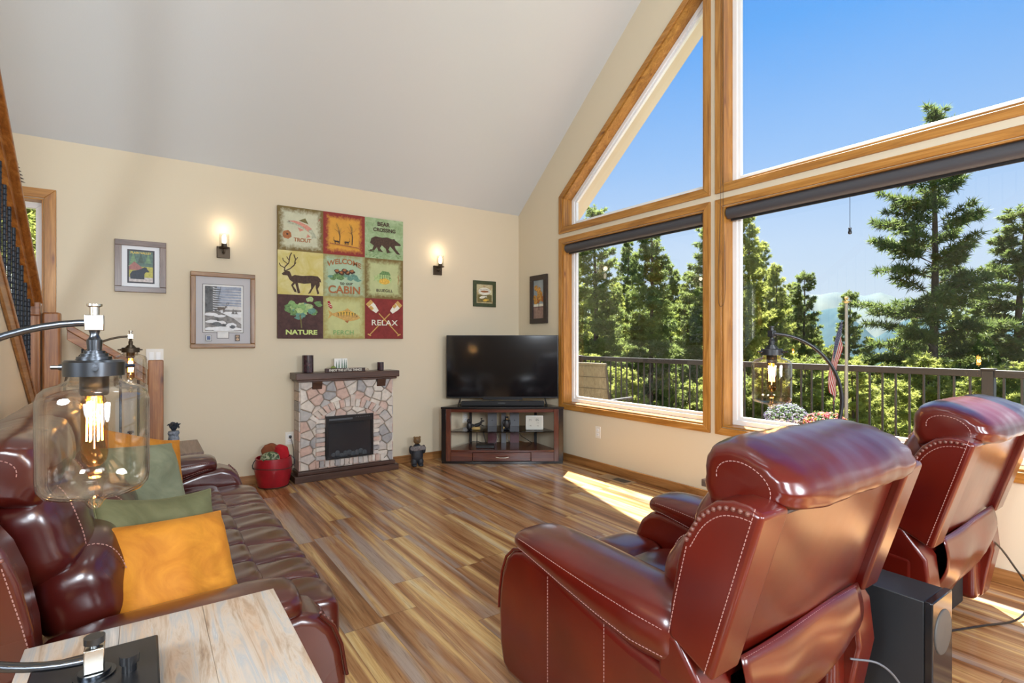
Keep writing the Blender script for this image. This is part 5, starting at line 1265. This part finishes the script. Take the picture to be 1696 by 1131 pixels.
flower_pot('mixed_flower_pot', 'pot of pink, red and yellow flowers on the deck beside the lavender ones', 6.90, 3.18, .31, .24, .13, [pet('pink', (.40, .05, .08)), pet('red', (.30, .012, .012)), pet('yellow', (.45, .22, .015)), pet('rose', (.45, .14, .14))], 420, .016, .17)
flower_pot('white_flower_pot', 'pot of bright white flowers on the deck at the right edge', 6.75, 1.28, .08, .24, .16, [pet('white', (.85, .85, .82))], 460, .018, .15)
# flag and pole
fpo = thing('flagpole', 'white flagpole with a gold ball standing at the deck railing', 'flagpole', (7.50, 3.20, -.12))
MB().cyl((0, 0, 0), (0, 0, 1.93), .021, .018, 16).build('pole', plain('white_pole', (.30, .29, .25), .4), fpo)
MB().lathe([(0, 0), (.03, .004), (.034, .02), (.05, .024), (.05, .034), (.012, .036), (.012, .05), (.024, .062), (.026, .075), (.014, .092), (0, .094)], 16, (0, 0, 1.93)).build('finial', plain('brass_finial', (.55, .42, .20), .35, .7), fpo)
FM = [plain('flag_red', (.28, .006, .012), .7), plain('flag_white', (.38, .37, .36), .7), plain('flag_blue', (.02, .03, .085), .7)]
NU, NV = 60, 39
def flp(u, v):
    # limp flag: hoist at the pole, the fly end falls down beside it
    z = 1.60-.36*v*(1-.55*u)-.95*u**1.05; out = -.030-.16*math.sin(min(1, u*1.15)*math.pi*.62)*(.55+.45*(1-v))
    fold = .030*math.sin(u*9+v*5)*(.3+u); fx = out+.012*math.sin(v*7+u*5)
    return (.045+fold, 0, z), fx
vs = []; fs = []; mi = []
dl = Vector((-FY, FX, 0))*-1      # towards the right of the picture
for i in range(NU+1):
    for j in range(NV+1):
        (dx, _, z), lat = flp(i/NU, j/NV); vs.append((dx*FX-FY*(-lat)*1.0, dx*FY+FX*(-lat)*1.0, z+.12))
for i in range(NU):
    for j in range(NV):
        a_ = i*(NV+1)+j; fs.append((a_, a_+1, a_+NV+2, a_+NV+1)); u, st_ = i/NU, j//3
        c = 0 if st_ % 2 == 0 else 1
        if u < .42 and st_ < 7: c = 2 if not (i % 4 == 1 and j % 4 == 1) else 1
        mi.append(c)
fm = MB(); fm.add(vs, fs); fm.m = mi
tag(fm.build('hanging_flag', FM, loc=(7.50, 3.20, -.12), smooth=70), 'American flag hanging limp from the white flagpole', 'flag')

# ================================================================== ground, mountains
def terrain(name, fn, x0, x1, y0, y1, nx, ny, mat):
    vs = []; fs = []
    for i in range(nx+1):
        for j in range(ny+1):
            x = x0+(x1-x0)*i/nx; y = y0+(y1-y0)*j/ny; vs.append((x, y, fn(x, y)))
    for i in range(nx):
        for j in range(ny): a_ = i*(ny+1)+j; fs.append((a_, a_+ny+1, a_+ny+2, a_+1))
    return tag(MB().add(vs, fs).build(name, mat, smooth=80), kind='structure')
def gz(x, y):
    d = math.hypot(x, y); return -3.2-.20*max(0, d-8)+.5*noise.noise(Vector((x*.05, y*.05, 0)))
terrain('ground', lambda x, y: gz(x, y) if (x > 3 or y > 4 or True) else 0, -60, 130, -60, 130, 60, 60, grunge('forest_floor', (.05, .07, .02), (.13, .15, .05), .35, spec=0))
# hills: rings of high ground seen through the gap in the trees
def hill(name, dist, az0, az1, depth, hfn, base, mat, n=140):
    vs = []; fs = []; rows = 12
    for i in range(n+1):
        az = math.radians(az0+(az1-az0)*i/n); H_ = hfn(math.degrees(az))
        for j in range(rows+1):
            t_ = j/rows; d = dist+depth*(t_-1); z = base+(H_-base)*(math.sin(t_*math.pi/2)**1.3)
            q = Vector((az*40, t_*3.0, dist*.001)); z += (H_-base)*.10*(noise.noise(q)+.5*noise.noise(q*2.7))*math.sin(t_*math.pi)
            vs.append((d*math.sin(az), d*math.cos(az), z))
    for i in range(n):
        for j in range(rows): a_ = i*(rows+1)+j; fs.append((a_, a_+1, a_+rows+2, a_+rows+1))
    return tag(MB().add(vs, fs).build(name, mat, smooth=80), kind='structure')
def az_px(x): return 34.67+math.degrees(math.atan((x-848)/879))
def ridge(knots, dist):
    ks = [(az_px(x), (565-y)/math.hypot(879, x-848)*dist+1.32) for x, y in knots]
    return lambda a: float(np.interp(a, [k[0] for k in ks], [k[1] for k in ks]))+dist*.0012*(noise.noise(Vector((a*1.7, 0, 5)))+.5*noise.noise(Vector((a*5, 2, 5))))
hill('ground_far_mountains', 5200, az_px(850), az_px(1900), 1600, ridge([(850, 520), (1200, 500), (1330, 490), (1380, 486), (1430, 490), (1460, 484), (1500, 500), (1560, 510), (1700, 500), (1900, 520)], 5200), -350, grunge('far_mountain_haze_tint', (.080, .104, .116), (.120, .140, .132), .0022, spec=0))  # distance haze is mixed into the pale mountain colour
hill('ground_mid_hills', 2400, az_px(850), az_px(1900), 1100, ridge([(850, 540), (1300, 515), (1350, 516), (1390, 512), (1420, 535), (1450, 560), (1480, 540), (1520, 520), (1600, 530), (1900, 520)], 2400), -250, grunge('mid_hill', (.034, .060, .078), (.047, .075, .086), .01, spec=0))  # bluish air haze painted into the hill colour
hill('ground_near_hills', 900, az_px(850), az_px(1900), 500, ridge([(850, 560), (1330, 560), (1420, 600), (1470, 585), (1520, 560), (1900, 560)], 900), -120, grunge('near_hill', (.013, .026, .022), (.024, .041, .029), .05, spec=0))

# ================================================================== conifers
def needles(name, c1, c2):
    m, nt, b_ = newmat(name); out = nt.nodes['Material Output']
    oi = nt.nodes.new('ShaderNodeObjectInfo'); v = coords(nt)
    f = noise_tex(nt, v, 1.1, 3)
    ad = nt.nodes.new('ShaderNodeMath'); ad.operation = 'MULTIPLY_ADD'; ad.inputs[1].default_value = .35; nt.links.new(oi.outputs['Random'], ad.inputs[0]); nt.links.new(f, ad.inputs[2])
    o = ramp(nt, ad.outputs[0], [(.35, c1), (.95, c2)]); nt.links.new(o, b_.inputs['Base Color']); b_.inputs['Roughness'].default_value = .55; b_.inputs['Specular IOR Level'].default_value = .25
    tl = nt.nodes.new('ShaderNodeBsdfTranslucent'); nt.links.new(o, tl.inputs[0]); mx = nt.nodes.new('ShaderNodeMixShader'); mx.inputs[0].default_value = .5
    nt.links.new(b_.outputs[0], mx.inputs[1]); nt.links.new(tl.outputs[0], mx.inputs[2]); nt.links.new(mx.outputs[0], out.inputs['Surface']); return m
NEED_D = needles('pine_needles', (.065, .10, .027), (.24, .29, .085)); NEED_L = needles('bright_pine_needles', (.15, .20, .038), (.44, .45, .12))
BARK = plain('pine_bark', (.085, .055, .040), .9, var=.5, vs=6)
def conifer(seed, H, R, start, whorl=.36, per=5, dens=1., nl=.17, nw=.014, nn=12, droop=.2, prof_e=.85, light=False):
    """returns (trunk mesh, foliage mesh) of a pine H tall, crown radius R, crown from start*H"""
    r = random.Random(seed); rg = np.random.default_rng(seed); tw = MB(); pos = []; dirs = []
    tp = [(.02*math.sin(z*.7+seed)*z/H*4, .02*math.cos(z*.5+seed)*z/H*4, z) for z in np.linspace(0, H, 14)]
    tw.tube(tp, [max(.012, .017*H*(1-z/H)**.8*.75+.01) for _, _, z in tp], 8)
    z = start*H
    while z < H-.12:
        f = (z-start*H)/(H-start*H); l0 = R*((1-f)**prof_e)*(.55+.45*min(1, f*5+.35))+.10
        for k in range(per):
            az = r.uniform(0, 6.283); l = l0*r.uniform(.62, 1.12); zz = z+r.uniform(-.16, .16); rise = r.uniform(.05, .35)+.5*f; dv_ = Vector((math.cos(az), math.sin(az), 0)); sd = Vector((-dv_.y, dv_.x, 0))
            pts = []
            for q in range(5):
                t_ = q/4; pts.append(dv_*(l*t_)+Vector((0, 0, zz+l*(rise*t_-droop*(2.2-f)*t_*t_*.6)))+sd*(.05*l*math.sin(t_*4+k)))
            tw.tube(pts, [max(.004, .010*l*(1-t_/4.6)) for t_ in range(5)], 3, caps=False)
            nt_ = max(2, int(l*6.5*dens))
            for q in range(nt_):
                t_ = .22+.80*(q+r.random()*.7)/nt_; t_ = min(t_, 1.0); i = min(3, int(t_*4)); p = pts[i].lerp(pts[i+1], t_*4-i)
                tl = l*.34*(1.15-t_)*r.uniform(.5, 1.1)
                for sgn in (-1, 1):
                    d = (dv_*.75+sd*sgn*r.uniform(.5, 1.1)+Vector((0, 0, r.uniform(-.1, .35)))).normalized()
                    m_ = max(1, int(tl/.13*dens))
                    for j in range(m_):
                        pos.append(p+d*tl*(j+1)/m_+Vector((r.gauss(0, .02), r.gauss(0, .02), r.gauss(0, .03)))); dirs.append((d+Vector((0, 0, .45))).normalized())
                pos.append(p); dirs.append((dv_+Vector((0, 0, .5))).normalized())
            pos.append(pts[-1]); dirs.append(dv_)
        z += whorl*r.uniform(.8, 1.2)*(1-.45*f)
    for q in range(4): pos.append(Vector((0, 0, H-.08*q))); dirs.append(Vector((0, 0, 1)))
    P = np.array([tuple(p) for p in pos]); D = np.array([tuple(d) for d in dirs]); n = len(P)
    A = rg.normal(size=(n, nn, 3)); A /= np.linalg.norm(A, axis=2, keepdims=True); N_ = A*.95+D[:, None, :]*.75; N_ /= np.linalg.norm(N_, axis=2, keepdims=True)
    L_ = nl*rg.uniform(.65, 1.15, size=(n, nn, 1)); S_ = np.cross(N_, rg.normal(size=(n, nn, 3))); S_ /= np.linalg.norm(S_, axis=2, keepdims=True)+1e-9
    b0 = P[:, None, :]-S_*nw*.5; b1 = P[:, None, :]+S_*nw*.5; tp_ = P[:, None, :]+N_*L_
    V = np.stack([b0+N_*L_*.25-S_*nw*.3, b1+N_*L_*.25+S_*nw*.3, tp_, P[:, None, :]+N_*0], axis=2).reshape(-1, 3)
    F = (np.arange(n*nn)[:, None]*4+np.array([3, 1, 2, 0])[None, :])
    me = bpy.data.meshes.new('foliage'); me.vertices.add(len(V)); me.vertices.foreach_set('co', V.astype(np.float32).ravel())
    me.loops.add(F.size); me.loops.foreach_set('vertex_index', F.astype(np.int32).ravel()); me.polygons.add(len(F)); me.polygons.foreach_set('loop_start', np.arange(0, F.size, 4, dtype=np.int32))
    me.update(calc_edges=True); me.materials.append(NEED_L if light else NEED_D)
    t2 = bpy.data.meshes.new('trunk'); t2.from_pydata(tw.v, [], tw.f); t2.materials.append(BARK); t2.polygons.foreach_set('use_smooth', [True]*len(t2.polygons))
    return t2, me, H
TREE = {
 'big': conifer(11, 14.2, 2.55, .22, .50, 5, 1.0, .24, .020, 13, .16, .62),
 'slim': conifer(5, 14, 1.6, .14, .36, 5, 1.35, .17, .020, 13, .20, .50),
 'full': conifer(7, 14, 2.0, .06, .36, 6, 1.25, .18, .022, 13, .24, .62),
 'light': conifer(9, 14, 2.0, .05, .40, 6, 1.15, .19, .022, 13, .10, .62, True),
 'light2': conifer(15, 12, 2.5, .04, .42, 6, 1.0, .22, .026, 12, .06, .6, True)}
def tree(kind, px_, ytop, d, label, group=None, sx_=1., rz=None, name='pine_tree'):
    t_ = (px_-848)/879; x, y = (FX+FY*t_)*d, (FY-FX*t_)*d; g = gz(x, y); top = CAM_H+d*(565-ytop)/879
    tk, fo, H = TREE[kind]; s = (top-g+.3)/H
    e_ = thing(name, label, 'tree', (x, y, g-.3), rf.uniform(0, 6.28) if rz is None else rz, group); e_.scale = (s*sx_, s*sx_, s)
    for nm, me in (('trunk', tk), ('foliage', fo)):
        o = bpy.data.objects.new(nm, me); link(o, e_)
    return e_
tree('big', 1545, 182, 18.5, 'tall dark pine with a straight bare trunk standing alone right of the flag', rz=.4)
tree('slim', 1690, 342, 20, 'pine with long drooping branches cut by the right edge of the window', sx_=1.35)
tree('slim', 985, 342, 17, 'pine whose tip shows in the raked upper window at the left', sx_=1.05)
tree('full', 1078, 366, 15.5, 'dark dense pine in the middle of the left lower window', sx_=.95)
tree('slim', 1176, 372, 19, 'pale pine at the right of the left lower window', sx_=1.2)
tree('light', 1238, 352, 19, 'tall pine just right of the post between the windows', sx_=.85)
tree('light', 1285, 440, 24, 'bright green pine left of the arc lamp before the mountains', sx_=.85)
tree('slim', 1331, 450, 27, 'slender pine top beside the pale mountain', sx_=1.0)
tree('slim', 1406, 482, 36, 'small pine rising directly behind the flagpole', sx_=.95)
GL = 'pines in the forest beyond the deck'
for (px_, yt, d, k) in [(955, 430, 22, 'light'), (1018, 470, 21, 'light'), (1040, 400, 24, 'full'), (1112, 440, 23, 'full'), (1140, 452, 21, 'light'), (1205, 420, 25, 'full'), (1262, 402, 26, 'light'), (1312, 470, 30, 'light'),
                         (1350, 545, 30, 'light'), (1375, 575, 26, 'light2'), (1440, 560, 34, 'light'), (1425, 590, 28, 'light2'), (1468, 600, 26, 'light2'), (1500, 545, 27, 'light'), (1590, 500, 30, 'light'), (1625, 470, 26, 'full'), (1655, 520, 24, 'light'), (1520, 520, 33, 'full'), (1740, 430, 24, 'full'),
                         (930, 480, 28, 'full'), (1000, 500, 30, 'light'), (1090, 480, 32, 'light'), (1160, 470, 33, 'full'), (1225, 460, 34, 'light'), (1300, 500, 38, 'light')]:
    tree(k, px_, yt, d, 'pine in the dense green stand beyond the deck railing', GL, .9)
GB = 'young pines below the railing'
for k in range(34):
    px_ = 935+k*25+rf.uniform(-8, 8); tree(rf.choice(['light2', 'light', 'light2']), px_, rf.uniform(585, 640), rf.uniform(12.5, 20), 'bright green young pine seen through the balusters of the deck railing', GB, 1.25)
for k in range(40):
    px_ = 930+k*22; lim = 470 if px_ < 1330 else (600 if px_ < 1480 else 540); tree(rf.choice(['light', 'full']), px_, lim+rf.uniform(10, 50), rf.uniform(38, 60), 'pine in the dense green stand beyond the deck railing', GL, 1.1)
for k in range(16):
    px_ = 905-k*26; tree(rf.choice(['light', 'full', 'slim']), px_, 420+rf.uniform(-40, 50), rf.uniform(17, 30), 'pine in the dense green stand beyond the deck railing', GL, 1.0)
for (px_, yt, d, k) in [(40, 250, 15, 'light'), (75, 300, 13, 'light2'), (100, 330, 16, 'full'), (10, 360, 11, 'light2'), (60, 430, 12, 'light2'), (30, 420, 9, 'light2'), (90, 440, 14, 'light')]:
    tree(k, px_, yt, d, 'sunlit pine seen through the small window by the stairs', 'trees outside the small stair window', 1.2)
